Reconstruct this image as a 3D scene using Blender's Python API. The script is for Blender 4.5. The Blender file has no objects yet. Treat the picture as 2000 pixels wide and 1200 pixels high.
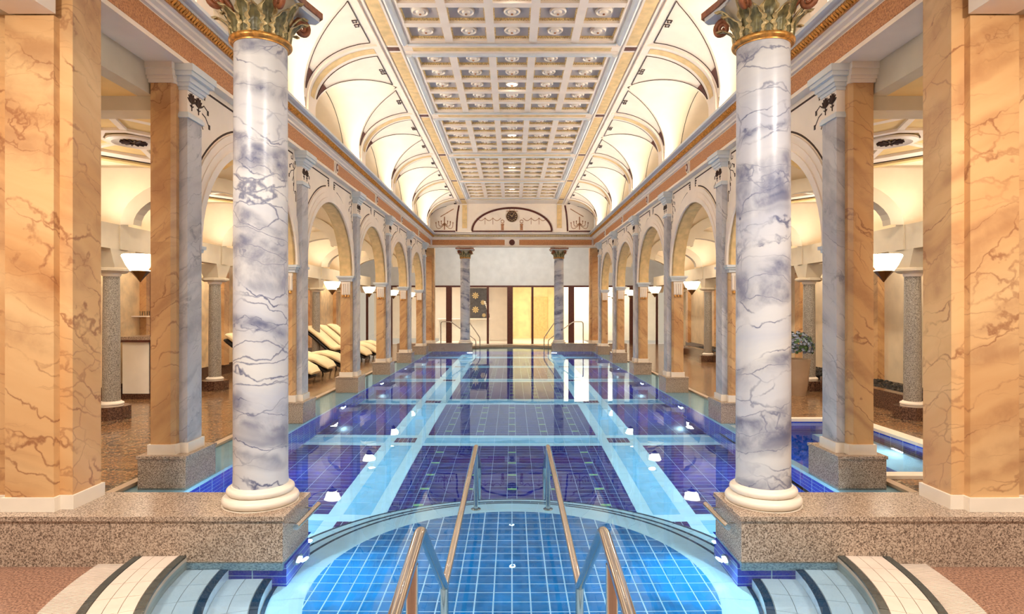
import bpy, math, random
from mathutils import Vector, Matrix
R_ = math.radians
random.seed(7)
sc = bpy.context.scene
COL = sc.collection

# ---------------------------------------------------------------- camera, world, large lights, exposure
cam_d = bpy.data.cameras.new('camera'); cam_d.sensor_width = 36; cam_d.lens = 21.6; cam_d.clip_end = 200
cam = bpy.data.objects.new('camera', cam_d); COL.objects.link(cam)
cam.location = (0, 0, 1.74); cam.rotation_euler = (R_(90), 0, 0)
sc.camera = cam
w = bpy.data.worlds.new('world'); sc.world = w; w.use_nodes = True
w.node_tree.nodes['Background'].inputs[0].default_value = (1, .84, .66, 1)
w.node_tree.nodes['Background'].inputs[1].default_value = .55
sc.view_settings.view_transform = 'Standard'; sc.view_settings.look = 'None'
sc.view_settings.gamma = 1; sc.view_settings.use_curve_mapping = False
sc.view_settings.exposure = 0.18
sc.cycles.max_bounces = 8; sc.cycles.diffuse_bounces = 3; sc.cycles.glossy_bounces = 3; sc.cycles.use_adaptive_sampling = True; sc.cycles.adaptive_threshold = .12; sc.cycles.adaptive_min_samples = 24
sc.cycles.transmission_bounces = 5; sc.cycles.sample_clamp_indirect = 6; sc.cycles.blur_glossy = .5
sc.cycles.use_denoising = True

WARM = (1, .85, .67); SOFT = (1, .92, .82); AQUA = (.58, .90, 1)
def light(name, loc, to, sx, sy, power, col=WARM, shape='RECTANGLE'):
    d = bpy.data.lights.new(name, 'AREA'); d.shape = shape; d.size = sx; d.size_y = sy
    d.energy = power; d.color = col
    o = bpy.data.objects.new(name, d); COL.objects.link(o); o.location = loc
    dirv = Vector(to) - Vector(loc)
    o.rotation_euler = dirv.to_track_quat('-Z', 'Y').to_euler()
    return o
Y0, PB = 6.05, 3.23                                   # first pier, bay length
YK = [Y0 + PB * k for k in range(6)]
def strip_up(name, x, z, ya, yb, tox, power, wd=.08, col=WARM):    # a light trough along Y
    d = bpy.data.lights.new(name, 'AREA'); d.shape = 'RECTANGLE'; d.size = wd; d.size_y = yb - ya
    d.energy = power; d.color = col
    o = bpy.data.objects.new(name, d); COL.objects.link(o); o.location = (x, (ya + yb) / 2, z)
    ang = math.atan2(tox - x, 1.0)
    o.rotation_euler = (R_(180), ang, 0)
    return o
for s in (-1, 1):
    for k in range(-1, 5):
        ya = max(4.7, Y0 + PB * k + .15)
        strip_up('cove_light', s * 3.16, 4.61, ya, Y0 + PB * (k + 1) - .15, s * 1.0, 40 * (Y0 + PB * (k + 1) - ya) / PB, col=(1, .88, .74))
    for k in range(0, 6):
        ya = YK[k] + .25
        strip_up('aisle_cove_light', s * 6.02, 3.0, ya, YK[k] + PB - .25, s * 5.6, 21, col=SOFT)
for k in range(-1, 5):                                 # lamps in the middle coffers of the ceiling
    o = light('coffer_light', (0, Y0 + PB * (k + .5), 5.68), (0, Y0 + PB * (k + .5), 0), .15, .15, 7, SOFT, 'DISK'); o.data.cycles.is_caustics_light = True
for x in (-2.9, 0, 2.9):                               # unseen fill lights added over the near end, no fixtures
    o = light('near_fill_light', (x, 2.2, 3.72), (x, 3.2, 0), .3, .3, 90, SOFT, 'DISK'); o.data.cycles.is_caustics_light = True
for s in (-1, 1):
    for k in range(0, 6):
        light('aisle_downlight', (s * 4.7, YK[k] + PB / 2, 3.74), (s * 4.7, YK[k] + PB / 2, 0), .2, .2, 45, WARM, 'DISK')
        light('niche_light', (s * 6.75, YK[k] + PB / 2, 2.9), (s * 6.75, YK[k] + PB / 2, 0), .25, 1.2, 22, WARM)
    light('niche_light', (s * 5.4, 4.4, 3.6), (s * 5.4, 4.4, 0), .3, .3, 60, WARM, 'DISK')
    for k in range(-1, 5):                             # underwater lamps
        y = Y0 + PB * (k + .5)
        if y > 4.7: light('pool_light', (s * 2.98, y, -.45), (0, y, -1.0), .2, .2, 36, AQUA, 'DISK')
    light('basin_light', (s * 1.46, 4.33, -.17), (0, 3.7, -.4), .07, .07, 15, AQUA, 'DISK')
    light('pool_light', (s * 2.6, 5.0, -.5), (s * 1.8, 8, -1.31), .2, .2, 30, AQUA, 'DISK')
    light('pool_light', (s * 1.6, 23.3, -.45), (s * 1.2, 20, -1.31), .2, .2, 34, AQUA, 'DISK')
light('extension_light', (4.7, 7.5, -.2), (3.6, 7.5, -.6), .2, .2, 25, AQUA, 'DISK')
light('end_hall_light', (0, 24.15, 4.3), (0, 28, 3.6), 5, .25, 110, SOFT)
light('room_light', (-3.2, 30, 3.3), (-3.2, 30, 0), 2.5, 1.5, 160, SOFT)
light('room_light', (1.0, 30, 3.3), (1.0, 30, 0), 1.5, 1.5, 130, (1, .90, .72))
light('room_light', (4.0, 30, 3.3), (4.0, 30, 0), 2.5, 1.5, 190, (1, .92, .8))

# ---------------------------------------------------------------- materials
def lin(c):
    return tuple((x / 255 / 12.92 if x / 255 <= .04045 else ((x / 255 + .055) / 1.055) ** 2.4) for x in c) + (1,)
def newmat(name, rough=.5, spec=.5, metal=0):
    m = bpy.data.materials.new(name); m.use_nodes = True
    nt = m.node_tree; b = nt.nodes['Principled BSDF']
    b.inputs['Roughness'].default_value = rough; b.inputs['Metallic'].default_value = metal
    b.inputs['Specular IOR Level'].default_value = spec
    return m, nt, b
def N(nt, typ, **kw):
    n = nt.nodes.new(typ)
    for k, v in kw.items(): setattr(n, k, v)
    return n
def L(nt, a, b): nt.links.new(a, b)
def setv(node, key, v):
    if hasattr(v, 'is_output'): node.id_data.links.new(v, node.inputs[key])
    else: node.inputs[key].default_value = v
def M_(nt, op, a, b=0.0, c=None):
    n = N(nt, 'ShaderNodeMath', operation=op)
    setv(n, 0, a); setv(n, 1, b)
    if c is not None: setv(n, 2, c)
    return n.outputs[0]
def ramp(nt, fac, stops):
    r = N(nt, 'ShaderNodeValToRGB'); e = r.color_ramp.elements
    while len(e) < len(stops): e.new(.5)
    for i, (p, c) in enumerate(stops): e[i].position = p; e[i].color = lin(c) if len(c) == 3 else c
    L(nt, fac, r.inputs[0]); return r.outputs[0]
def mix(nt, fac, a, b):
    n = N(nt, 'ShaderNodeMix', data_type='RGBA')
    setv(n, 0, fac)
    for k, v in ((6, a), (7, b)):
        if hasattr(v, 'is_output'): L(nt, v, n.inputs[k])
        else: n.inputs[k].default_value = lin(v)
    return n.outputs[2]
def noise(nt, vec, scale, detail=3, rough=.5, dist=0, w=None):
    n = N(nt, 'ShaderNodeTexNoise', noise_dimensions='4D' if w is not None else '3D')
    if vec is not None: L(nt, vec, n.inputs['Vector'])
    if w is not None: L(nt, w, n.inputs['W'])
    n.inputs['Scale'].default_value = scale; n.inputs['Detail'].default_value = detail
    n.inputs['Roughness'].default_value = rough; n.inputs['Distortion'].default_value = dist
    return n.outputs[0]
def pos(nt, mirror=False):
    g = N(nt, 'ShaderNodeNewGeometry').outputs['Position']
    if not mirror: return g
    sp = N(nt, 'ShaderNodeSeparateXYZ'); L(nt, g, sp.inputs[0])
    cb = N(nt, 'ShaderNodeCombineXYZ'); L(nt, M_(nt, 'ABSOLUTE', sp.outputs[0]), cb.inputs[0])
    L(nt, sp.outputs[1], cb.inputs[1]); L(nt, sp.outputs[2], cb.inputs[2]); return cb.outputs[0]
def bump(nt, b, h, strength, dist=.01):
    n = N(nt, 'ShaderNodeBump'); n.inputs['Strength'].default_value = strength; n.inputs['Distance'].default_value = dist
    L(nt, h, n.inputs['Height']); L(nt, n.outputs[0], b.inputs['Normal'])
def plain(name, c, rough=.5, spec=.4, metal=0, var=.06, scale=3):
    m, nt, b = newmat(name, rough, spec, metal)
    f = noise(nt, pos(nt), scale, 3)
    d = tuple(max(0, x * (1 - var)) for x in c); l = tuple(min(255, x * (1 + var)) for x in c)
    L(nt, ramp(nt, f, [(.3, d), (.7, l)]), b.inputs['Base Color']); return m
def marble(name, c1, c2, vein, slope, rough=.3, veinw=.8, scale=1.0, halo=.35, vy=.7, net=.5):
    m, nt, b = newmat(name, rough, .4)
    p = pos(nt, True)
    rnd = M_(nt, 'MULTIPLY', N(nt, 'ShaderNodeObjectInfo').outputs['Random'], 7.0)
    dot = N(nt, 'ShaderNodeVectorMath', operation='DOT_PRODUCT'); L(nt, p, dot.inputs[0])
    dot.inputs[1].default_value = (-slope, vy * slope, 1)
    warp = noise(nt, p, 1.1 * scale, 4, .55, 0, rnd)
    s_ = M_(nt, 'ADD', dot.outputs['Value'], M_(nt, 'MULTIPLY', warp, .5))
    cb = N(nt, 'ShaderNodeCombineXYZ'); L(nt, M_(nt, 'MULTIPLY', s_, scale), cb.inputs[0])
    sc_ = N(nt, 'ShaderNodeVectorMath', operation='SCALE'); L(nt, p, sc_.inputs[0]); sc_.inputs['Scale'].default_value = .3
    ad = N(nt, 'ShaderNodeVectorMath', operation='ADD'); L(nt, cb.outputs[0], ad.inputs[0]); L(nt, sc_.outputs[0], ad.inputs[1])
    def mr(v, hi, lo=0, a=1, z=0):
        q = N(nt, 'ShaderNodeMapRange', interpolation_type='SMOOTHSTEP'); L(nt, v, q.inputs[0])
        q.inputs[1].default_value = lo; q.inputs[2].default_value = hi; q.inputs[3].default_value = a; q.inputs[4].default_value = z; return q.outputs[0]
    rid = lambda v: M_(nt, 'ABSOLUTE', M_(nt, 'SUBTRACT', v, .5))
    r1 = rid(noise(nt, ad.outputs[0], 1.7, 3, .5, .25, rnd))
    fine = noise(nt, p, 3.4 * scale, 5, .6, .4, rnd)
    def cracks(k1, k2, wid):
        c = N(nt, 'ShaderNodeCombineXYZ')
        wv = M_(nt, 'MULTIPLY', M_(nt, 'SUBTRACT', fine, .5), .5)
        L(nt, M_(nt, 'ADD', M_(nt, 'MULTIPLY', s_, k1), M_(nt, 'ADD', wv, rnd)), c.inputs[0])
        q = N(nt, 'ShaderNodeVectorMath', operation='SCALE'); L(nt, p, q.inputs[0]); q.inputs['Scale'].default_value = k2
        a_ = N(nt, 'ShaderNodeVectorMath', operation='ADD'); L(nt, c.outputs[0], a_.inputs[0]); L(nt, q.outputs[0], a_.inputs[1])
        a2 = N(nt, 'ShaderNodeVectorMath', operation='ADD'); L(nt, a_.outputs[0], a2.inputs[0]); L(nt, warpv.outputs[0], a2.inputs[1])
        v = N(nt, 'ShaderNodeTexVoronoi', feature='DISTANCE_TO_EDGE'); L(nt, a2.outputs[0], v.inputs['Vector']); v.inputs['Scale'].default_value = 1
        return mr(v.outputs['Distance'], wid)
    wn = N(nt, 'ShaderNodeTexNoise'); L(nt, p, wn.inputs['Vector']); wn.inputs['Scale'].default_value = 5; wn.inputs['Detail'].default_value = 4
    warpv = N(nt, 'ShaderNodeVectorMath', operation='SCALE'); L(nt, wn.outputs['Color'], warpv.inputs[0]); warpv.inputs['Scale'].default_value = .55
    gate = mr(noise(nt, p, 1.3, 2, .5, 0, rnd), .62, .46, 0, 1)
    near = mr(r1, .10)
    v1 = M_(nt, 'MULTIPLY', M_(nt, 'MULTIPLY', cracks(3.0 * scale, .65, .034), mr(fine, .62, .38, .1, 1)), .9)
    v3 = M_(nt, 'MULTIPLY', M_(nt, 'MULTIPLY', cracks(4.6 * scale, 3.2, .035), M_(nt, 'MAXIMUM', gate, near)), net)
    hl = M_(nt, 'MULTIPLY', M_(nt, 'MULTIPLY', mr(r1, .085), mr(fine, .66, .34, .15, 1)), halo)
    clouds = noise(nt, ad.outputs[0], 1.3, 5, .6, .4, rnd)
    base = ramp(nt, clouds, [(.3, c1), (.7, c2)])
    vv = M_(nt, 'MAXIMUM', M_(nt, 'MAXIMUM', v1, v3), hl)
    L(nt, mix(nt, M_(nt, 'MULTIPLY', vv, veinw), base, vein), b.inputs['Base Color']); return m
def granite(name, a, bcol, c, scale=60, rough=.25):
    m, nt, b = newmat(name, rough, .5); p = pos(nt)
    n1 = noise(nt, p, scale, 3, .7); n2 = noise(nt, p, scale * 2.3, 2, .6); n3 = noise(nt, p, 2.2, 2)
    base = ramp(nt, n1, [(.36, c), (.47, bcol), (.58, a)])
    col = mix(nt, M_(nt, 'MULTIPLY', ramp(nt, n2, [(.54, (0, 0, 0)), (.62, (255, 255, 255))]), .6), base, a)
    dk = M_(nt, 'MULTIPLY', ramp(nt, n3, [(.35, (0, 0, 0)), (.7, (255, 255, 255))]), .22)
    L(nt, mix(nt, dk, col, bcol), b.inputs['Base Color']); return m

MT = {}
MT['orange'] = marble('orange_marble', (230, 190, 138), (202, 146, 92), (134, 72, 42), .8, halo=.55)
MT['orange2'] = marble('orange_marble_reversed', (224, 182, 130), (200, 146, 92), (130, 70, 42), -.8, vy=-.5, halo=.55)
MT['blue'] = marble('blue_white_marble', (224, 218, 210), (180, 182, 196), (46, 56, 104), .55, veinw=.95, halo=.85, vy=.2, net=.75, scale=1.2)
MT['blue2'] = marble('grey_blue_marble', (214, 208, 204), (174, 170, 176), (92, 92, 108), -.9, veinw=.7, halo=.6, scale=1.4)
MT['granite'] = granite('speckled_granite', (206, 182, 160), (142, 118, 100), (54, 42, 36), 105, .22)
MT['granite_dark'] = granite('brown_granite', (120, 86, 66), (74, 48, 36), (34, 22, 18), 50, .2)
MT['granite_grey'] = granite('grey_granite', (182, 172, 158), (132, 122, 110), (76, 68, 62), 80, .3)
MT['granite_floor'] = granite('terrazzo_granite', (176, 134, 110), (134, 96, 78), (84, 58, 48), 70, .35)
MT['frieze'] = granite('orange_frieze_stone', (206, 142, 86), (180, 112, 60), (140, 82, 40), 55, .5)
MT['cream'] = plain('cream_plaster', (248, 232, 212), .75, .2, var=.02)
MT['warmwall'] = plain('warm_cream_plaster', (250, 232, 204), .8, .2, var=.02)
MT['greige'] = plain('greige_plaster', (206, 192, 168), .75, .2, var=.03)
MT['yellowceil'] = plain('yellow_plaster', (240, 205, 140), .75, .2, var=.03)
MT['white'] = plain('white_trim', (246, 230, 212), .5, .35, var=.02)
MT['paleblue'] = plain('pale_grey_blue_trim', (214, 216, 216), .5, .35, var=.03)
MT['stone_white'] = plain('ivory_stone', (240, 226, 208), .35, .4, var=.03)
MT['band'] = plain('ochre_band', (228, 194, 138), .6, .3, var=.06, scale=9)
MT['brown'] = plain('dark_brown_paint', (88, 40, 30), .5, .3, var=.15, scale=20)
MT['ink'] = plain('dark_ornament_paint', (64, 44, 36), .6, .2, var=.1)
MT['green_ink'] = plain('dark_green_line_paint', (52, 60, 40), .6, .2, var=.1)
MT['umber'] = plain('umber_ornament_paint', (170, 120, 84), .6, .2, var=.15, scale=12)
MT['coffer'] = plain('grey_coffer_panel', (196, 186, 182), .7, .2, var=.04)
MT['gold'] = plain('gilded_moulding', (196, 140, 70), .35, .5, .55, var=.2, scale=30)
MT['goldpaint'] = plain('gold_paint', (222, 188, 130), .5, .4, 0, var=.18, scale=40)
MT['olive'] = plain('olive_leaf_paint', (106, 98, 64), .4, .5, .15, var=.3, scale=25)
MT['leafgold'] = plain('leaf_edge_gold', (190, 168, 120), .4, .5, .2, var=.2, scale=30)
MT['redbrown'] = plain('red_brown_gilding', (140, 84, 54), .4, .5, .2, var=.2, scale=20)
MT['steel'] = plain('polished_steel', (210, 204, 198), .14, .5, 1, var=.03)
MT['wood'] = plain('dark_red_wood', (84, 40, 30), .35, .45, var=.15, scale=14)
MT['black'] = plain('black_wicker', (28, 24, 22), .5, .4, var=.2, scale=30)
MT['cushion'] = plain('cream_cushion', (246, 226, 182), .8, .2, var=.03)
MT['bronze'] = plain('dark_bronze', (110, 84, 52), .3, .5, .8, var=.15)
MT['clock'] = plain('dark_clock_face', (70, 44, 34), .4, .4, var=.08)
MT['whitetile'] = plain('white_glazed_tile', (224, 204, 188), .18, .5, var=.03, scale=6)
MT['pooltile'] = plain('pale_pool_tile', (206, 230, 234), .2, .5, var=.02, scale=6)
MT['steptile'] = plain('white_step_tile', (246, 242, 242), .2, .5, var=.02, scale=6)
MT['midtile'] = plain('sky_blue_pool_tile', (136, 196, 222), .2, .5, var=.04, scale=6)
MT['darkedge'] = plain('slate_edge_tile', (64, 68, 66), .25, .5, var=.12, scale=14)
MT['tealedge'] = plain('teal_edge_tile', (18, 66, 96), .25, .5, var=.1, scale=14)
MT['basintile'] = plain('blue_basin_tile', (6, 112, 168), .16, .5, var=.12, scale=8)
MT['navytile'] = plain('navy_pool_tile', (12, 28, 114), .16, .5, var=.16, scale=7)
MT['cobalt'] = plain('cobalt_wall_tile', (26, 84, 196), .16, .5, var=.1, scale=7)
MT['greentile'] = plain('pale_green_tile', (150, 190, 130), .2, .5, var=.1, scale=30)
MT['purpletile'] = plain('purple_tile', (60, 40, 100), .2, .5, var=.15, scale=30)
MT['grout'] = plain('pale_blue_grout', (214, 236, 244), .6, .2, var=.03)
MT['whitegrout'] = plain('sand_grout', (190, 176, 160), .7, .2, var=.05)
MT['granitewet'] = granite('granite_below_water', (190, 200, 200), (140, 160, 166), (80, 100, 110), 60, .3)
MT['stone_black'] = plain('black_pebble', (30, 28, 28), .3, .5, var=.3, scale=40)
MT['pot'] = plain('taupe_planter', (176, 150, 124), .5, .4, var=.05)
MT['flower'] = plain('blue_grey_hydrangea', (116, 124, 140), .7, .2, var=.35, scale=30)
MT['leafgreen'] = plain('green_leaf', (60, 84, 50), .6, .3, var=.3, scale=20)
MT['curtain'] = plain('beige_curtain', (222, 200, 166), .8, .2, var=.04)
MT['amber'] = plain('amber_panel', (246, 226, 176), .6, .3, var=.05)
MT['whitewall'] = plain('bright_white_wall', (248, 240, 226), .8, .2, var=.02)
MT['artdark'] = plain('charcoal_art_panel', (84, 80, 80), .5, .3, var=.15, scale=8)
MT['mosaic_gold'] = plain('pale_marble_panel', (236, 206, 160), .4, .4, var=.08, scale=5)

def mosaic():
    m, nt, b = newmat('brown_mosaic_floor', .16, .5); p = pos(nt, True)
    sp = N(nt, 'ShaderNodeSeparateXYZ'); L(nt, p, sp.inputs[0])
    xp = M_(nt, 'SUBTRACT', sp.outputs[0], 4.75)
    yp = M_(nt, 'SUBTRACT', M_(nt, 'MULTIPLY', M_(nt, 'FRACT', M_(nt, 'DIVIDE', M_(nt, 'SUBTRACT', sp.outputs[1], Y0), PB)), PB), PB / 2)
    nz = noise(nt, p, 9, 2)
    r = M_(nt, 'SQRT', M_(nt, 'ADD', M_(nt, 'MULTIPLY', xp, xp), M_(nt, 'MULTIPLY', yp, yp)))
    rr = M_(nt, 'ADD', r, M_(nt, 'MULTIPLY', M_(nt, 'SUBTRACT', nz, .5), .03))
    ring = M_(nt, 'MULTIPLY', M_(nt, 'GREATER_THAN', M_(nt, 'SINE', M_(nt, 'MULTIPLY', rr, 34)), .45), M_(nt, 'LESS_THAN', rr, .95))
    ax = M_(nt, 'ABSOLUTE', M_(nt, 'ADD', xp, M_(nt, 'MULTIPLY', M_(nt, 'SUBTRACT', nz, .5), .12)))
    line = M_(nt, 'MULTIPLY', M_(nt, 'GREATER_THAN', ax, 1.0), M_(nt, 'LESS_THAN', ax, 1.08))
    ay = M_(nt, 'ABSOLUTE', M_(nt, 'ADD', yp, M_(nt, 'MULTIPLY', M_(nt, 'SUBTRACT', nz, .5), .12)))
    line2 = M_(nt, 'MULTIPLY', M_(nt, 'GREATER_THAN', ay, 1.28), M_(nt, 'LESS_THAN', ay, 1.36))
    orn = M_(nt, 'MAXIMUM', ring, M_(nt, 'MAXIMUM', line, line2))
    vo = N(nt, 'ShaderNodeTexVoronoi'); L(nt, p, vo.inputs['Vector']); vo.inputs['Scale'].default_value = 55
    sp2 = N(nt, 'ShaderNodeSeparateColor'); L(nt, vo.outputs['Color'], sp2.inputs[0])
    base = ramp(nt, sp2.outputs[0], [(0, (104, 74, 50)), (.6, (140, 102, 68)), (1, (180, 140, 98))])
    dark = ramp(nt, sp2.outputs[1], [(0, (40, 30, 26)), (.75, (84, 60, 42)), (1, (200, 178, 140))])
    L(nt, mix(nt, M_(nt, 'MULTIPLY', orn, .92), base, dark), b.inputs['Base Color'])
    bump(nt, b, vo.outputs['Distance'], .02, .004); return m
MT['mosaic'] = mosaic()

def brickwall(name, c1, c2, mortar, sx, sy, axis):
    m, nt, b = newmat(name, .2, .5); p = pos(nt); sp = N(nt, 'ShaderNodeSeparateXYZ'); L(nt, p, sp.inputs[0])
    cb = N(nt, 'ShaderNodeCombineXYZ'); L(nt, sp.outputs[axis], cb.inputs[0]); L(nt, sp.outputs[2], cb.inputs[1])
    br = N(nt, 'ShaderNodeTexBrick'); L(nt, cb.outputs[0], br.inputs['Vector'])
    br.offset = 0; br.inputs['Scale'].default_value = 1; br.inputs['Brick Width'].default_value = sx; br.inputs['Row Height'].default_value = sy
    br.inputs['Mortar Size'].default_value = .004; br.inputs['Mortar Smooth'].default_value = 0
    for k, c in (('Color1', c1), ('Color2', c2), ('Mortar', mortar)): br.inputs[k].default_value = lin(c)
    L(nt, br.outputs['Color'], b.inputs['Base Color']); return m
MT['wallblue_y'] = brickwall('blue_tiled_pool_wall_long', (28, 60, 190), (22, 46, 170), (190, 215, 235), .25, .125, 1)
MT['wallblue_x'] = brickwall('blue_tiled_pool_wall_short', (28, 60, 190), (22, 46, 170), (190, 215, 235), .25, .125, 0)

def emit(name, c, st, base=(250, 240, 220)):
    m, nt, b = newmat(name, .4, .3)
    b.inputs['Base Color'].default_value = lin(base)
    f = noise(nt, pos(nt), 4, 2); em = ramp(nt, f, [(.2, c), (.8, c)])
    L(nt, em, b.inputs['Emission Color']); b.inputs['Emission Strength'].default_value = st; return m
MT['lampglass'] = emit('glowing_lamp_glass', (255, 236, 200), 7)
MT['poollamp'] = emit('glowing_underwater_lens', (225, 250, 255), 6)
MT['cofferlamp'] = emit('glowing_ceiling_lens', (255, 240, 214), 4)

def water():
    m = bpy.data.materials.new('pool_water'); m.use_nodes = True; nt = m.node_tree
    nt.nodes.remove(nt.nodes['Principled BSDF'])
    g = N(nt, 'ShaderNodeBsdfGlass'); g.inputs['IOR'].default_value = 1.33; g.inputs['Roughness'].default_value = 0
    g.inputs['Color'].default_value = (.74, .90, 1.0, 1)
    n1 = noise(nt, pos(nt), 2.2, 2, .5)
    bp = N(nt, 'ShaderNodeBump'); bp.inputs['Strength'].default_value = .03; bp.inputs['Distance'].default_value = .03
    L(nt, n1, bp.inputs['Height']); L(nt, bp.outputs[0], g.inputs['Normal'])
    L(nt, g.outputs[0], nt.nodes['Material Output'].inputs[0]); return m
MT['water'] = water()
def glass():
    m = bpy.data.materials.new('clear_pane'); m.use_nodes = True; nt = m.node_tree
    nt.nodes.remove(nt.nodes['Principled BSDF'])
    t = N(nt, 'ShaderNodeBsdfTransparent'); t.inputs[0].default_value = (.96, .97, .96, 1)
    gl = N(nt, 'ShaderNodeBsdfGlossy'); gl.inputs['Roughness'].default_value = .02
    fr = N(nt, 'ShaderNodeFresnel'); fr.inputs[0].default_value = 1.45
    mx = N(nt, 'ShaderNodeMixShader'); L(nt, fr.outputs[0], mx.inputs[0]); L(nt, t.outputs[0], mx.inputs[1]); L(nt, gl.outputs[0], mx.inputs[2])
    L(nt, mx.outputs[0], nt.nodes['Material Output'].inputs[0]); return m
MT['glass'] = glass()

# ---------------------------------------------------------------- mesh helpers
class MB:
    def __init__(s): s.v = []; s.f = []; s.m = []
    def add(s, vs, fs, mi=0):
        o = len(s.v); s.v += [tuple(p) for p in vs]
        for f in fs: s.f.append(tuple(o + i for i in f)); s.m.append(mi)
        return s
    def box(s, x0, x1, y0, y1, z0, z1, mi=0):
        x0, x1 = min(x0, x1), max(x0, x1)
        return s.add([(x0,y0,z0),(x1,y0,z0),(x1,y1,z0),(x0,y1,z0),(x0,y0,z1),(x1,y0,z1),(x1,y1,z1),(x0,y1,z1)],
              [(0,3,2,1),(4,5,6,7),(0,1,5,4),(1,2,6,5),(2,3,7,6),(3,0,4,7)], mi)
    def prism(s, poly, z0, z1, mi=0):                  # horizontal outline, extruded up
        n = len(poly)
        return s.add([(x,y,z0) for x,y in poly] + [(x,y,z1) for x,y in poly],
              [tuple(range(n))[::-1], tuple(range(n, 2*n))] + [(i,(i+1)%n,n+(i+1)%n,n+i) for i in range(n)], mi)
    def extr_y(s, poly, y0, y1, mi=0, sx=1):           # (x,z) outline along Y
        n = len(poly)
        return s.add([(sx*x,y0,z) for x,z in poly] + [(sx*x,y1,z) for x,z in poly],
              [tuple(range(n)), tuple(range(n, 2*n))[::-1]] + [(i,(i+1)%n,n+(i+1)%n,n+i) for i in range(n)], mi)
    def extr_x(s, poly, x0, x1, mi=0):                 # (y,z) outline along X
        n = len(poly)
        return s.add([(x0,y,z) for y,z in poly] + [(x1,y,z) for y,z in poly],
              [tuple(range(n)), tuple(range(n, 2*n))[::-1]] + [(i,(i+1)%n,n+(i+1)%n,n+i) for i in range(n)], mi)
    def lathe(s, prof, cx=0, cy=0, n=32, mi=0, cap=True, ph=0):
        o = []; fs = []
        for r, z in prof:
            for i in range(n): a = 2*math.pi*i/n + ph; o.append((cx+r*math.cos(a), cy+r*math.sin(a), z))
        for j in range(len(prof)-1):
            for i in range(n): fs.append((j*n+i, j*n+(i+1)%n, (j+1)*n+(i+1)%n, (j+1)*n+i))
        if cap: fs += [tuple(range(n))[::-1], tuple((len(prof)-1)*n+i for i in range(n))]
        return s.add(o, fs, mi)
    def tube(s, pts, r, n=8, mi=0, closed=False):
        pts = [Vector(p) for p in pts]; k = len(pts); o = []; fs = []; up = None
        for i, p in enumerate(pts):
            a = pts[(i-1) % k] if (closed or i) else p; b = pts[(i+1) % k] if (closed or i < k-1) else p
            t = (b-a).normalized()
            if up is None:
                up = t.cross(Vector((0,0,1)) if abs(t.z) < .9 else Vector((1,0,0))).normalized()
            else:
                up = (up - t*up.dot(t)).normalized()
            q = t.cross(up); rr = r[i] if isinstance(r, (list, tuple)) else r
            # mitre widening at bends
            sc_ = 1.0
            if a != p and b != p:
                c = max(.35, ((p-a).normalized() + (b-p).normalized()).length/2); sc_ = 1/c if c < .98 else 1
            for j in range(n):
                an = 2*math.pi*j/n; o.append(p + (up*math.cos(an) + q*math.sin(an))*rr*(1 if sc_ == 1 else min(sc_, 1.15)))
        for i in range(k if closed else k-1):
            for j in range(n): fs.append((i*n+j, i*n+(j+1)%n, ((i+1)%k)*n+(j+1)%n, ((i+1)%k)*n+j))
        if not closed: fs += [tuple(range(n))[::-1], tuple((k-1)*n+j for j in range(n))]
        return s.add(o, fs, mi)
    def grid(s, rows, mi=0):                           # rows of points
        n = len(rows[0]); o = [p for r in rows for p in r]
        return s.add(o, [(i*n+j, i*n+j+1, (i+1)*n+j+1, (i+1)*n+j) for i in range(len(rows)-1) for j in range(n-1)], mi)
    def mesh(s, name, mats, smooth=False, ang=.7):
        me = bpy.data.meshes.new(name); me.from_pydata(s.v, [], s.f)
        mats = mats if isinstance(mats, (list, tuple)) else [mats]
        for k in mats: me.materials.append(MT[k])
        if len(mats) > 1: me.polygons.foreach_set('material_index', s.m)
        if smooth:
            me.polygons.foreach_set('use_smooth', [True]*len(me.polygons)); me.set_sharp_from_angle(angle=ang)
        me.update(); return me
    def build(s, name, mats, parent=None, smooth=False, ang=.7, **kw):
        return put(name, s.mesh(name, mats, smooth, ang), parent, **kw)
def put(name, me, parent=None, loc=None, **kw):
    o = bpy.data.objects.new(name, me); COL.objects.link(o)
    if parent is not None:
        o.parent = parent
        if loc is None: o.matrix_parent_inverse = Matrix.Translation(parent.location).inverted()
    if loc is not None: o.location = loc
    for k, v in kw.items(): o[k] = v
    return o
def thing(name, loc, label=None, category=None, group=None, kind=None):
    o = bpy.data.objects.new(name, None); COL.objects.link(o); o.location = loc; o.empty_display_size = .1
    for k, v in (('label', label), ('category', category), ('group', group), ('kind', kind)):
        if v: o[k] = v
    return o
def struct(name, label=None, loc=(0, 0, 0), cat=None): return thing(name, loc, label, cat, None, 'structure')
SIDE = {-1: 'left', 1: 'right'}
ORD = ['nearest', 'second', 'third', 'fourth', 'fifth', 'farthest']
def bx(*a): return MB().box(*a)

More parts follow.
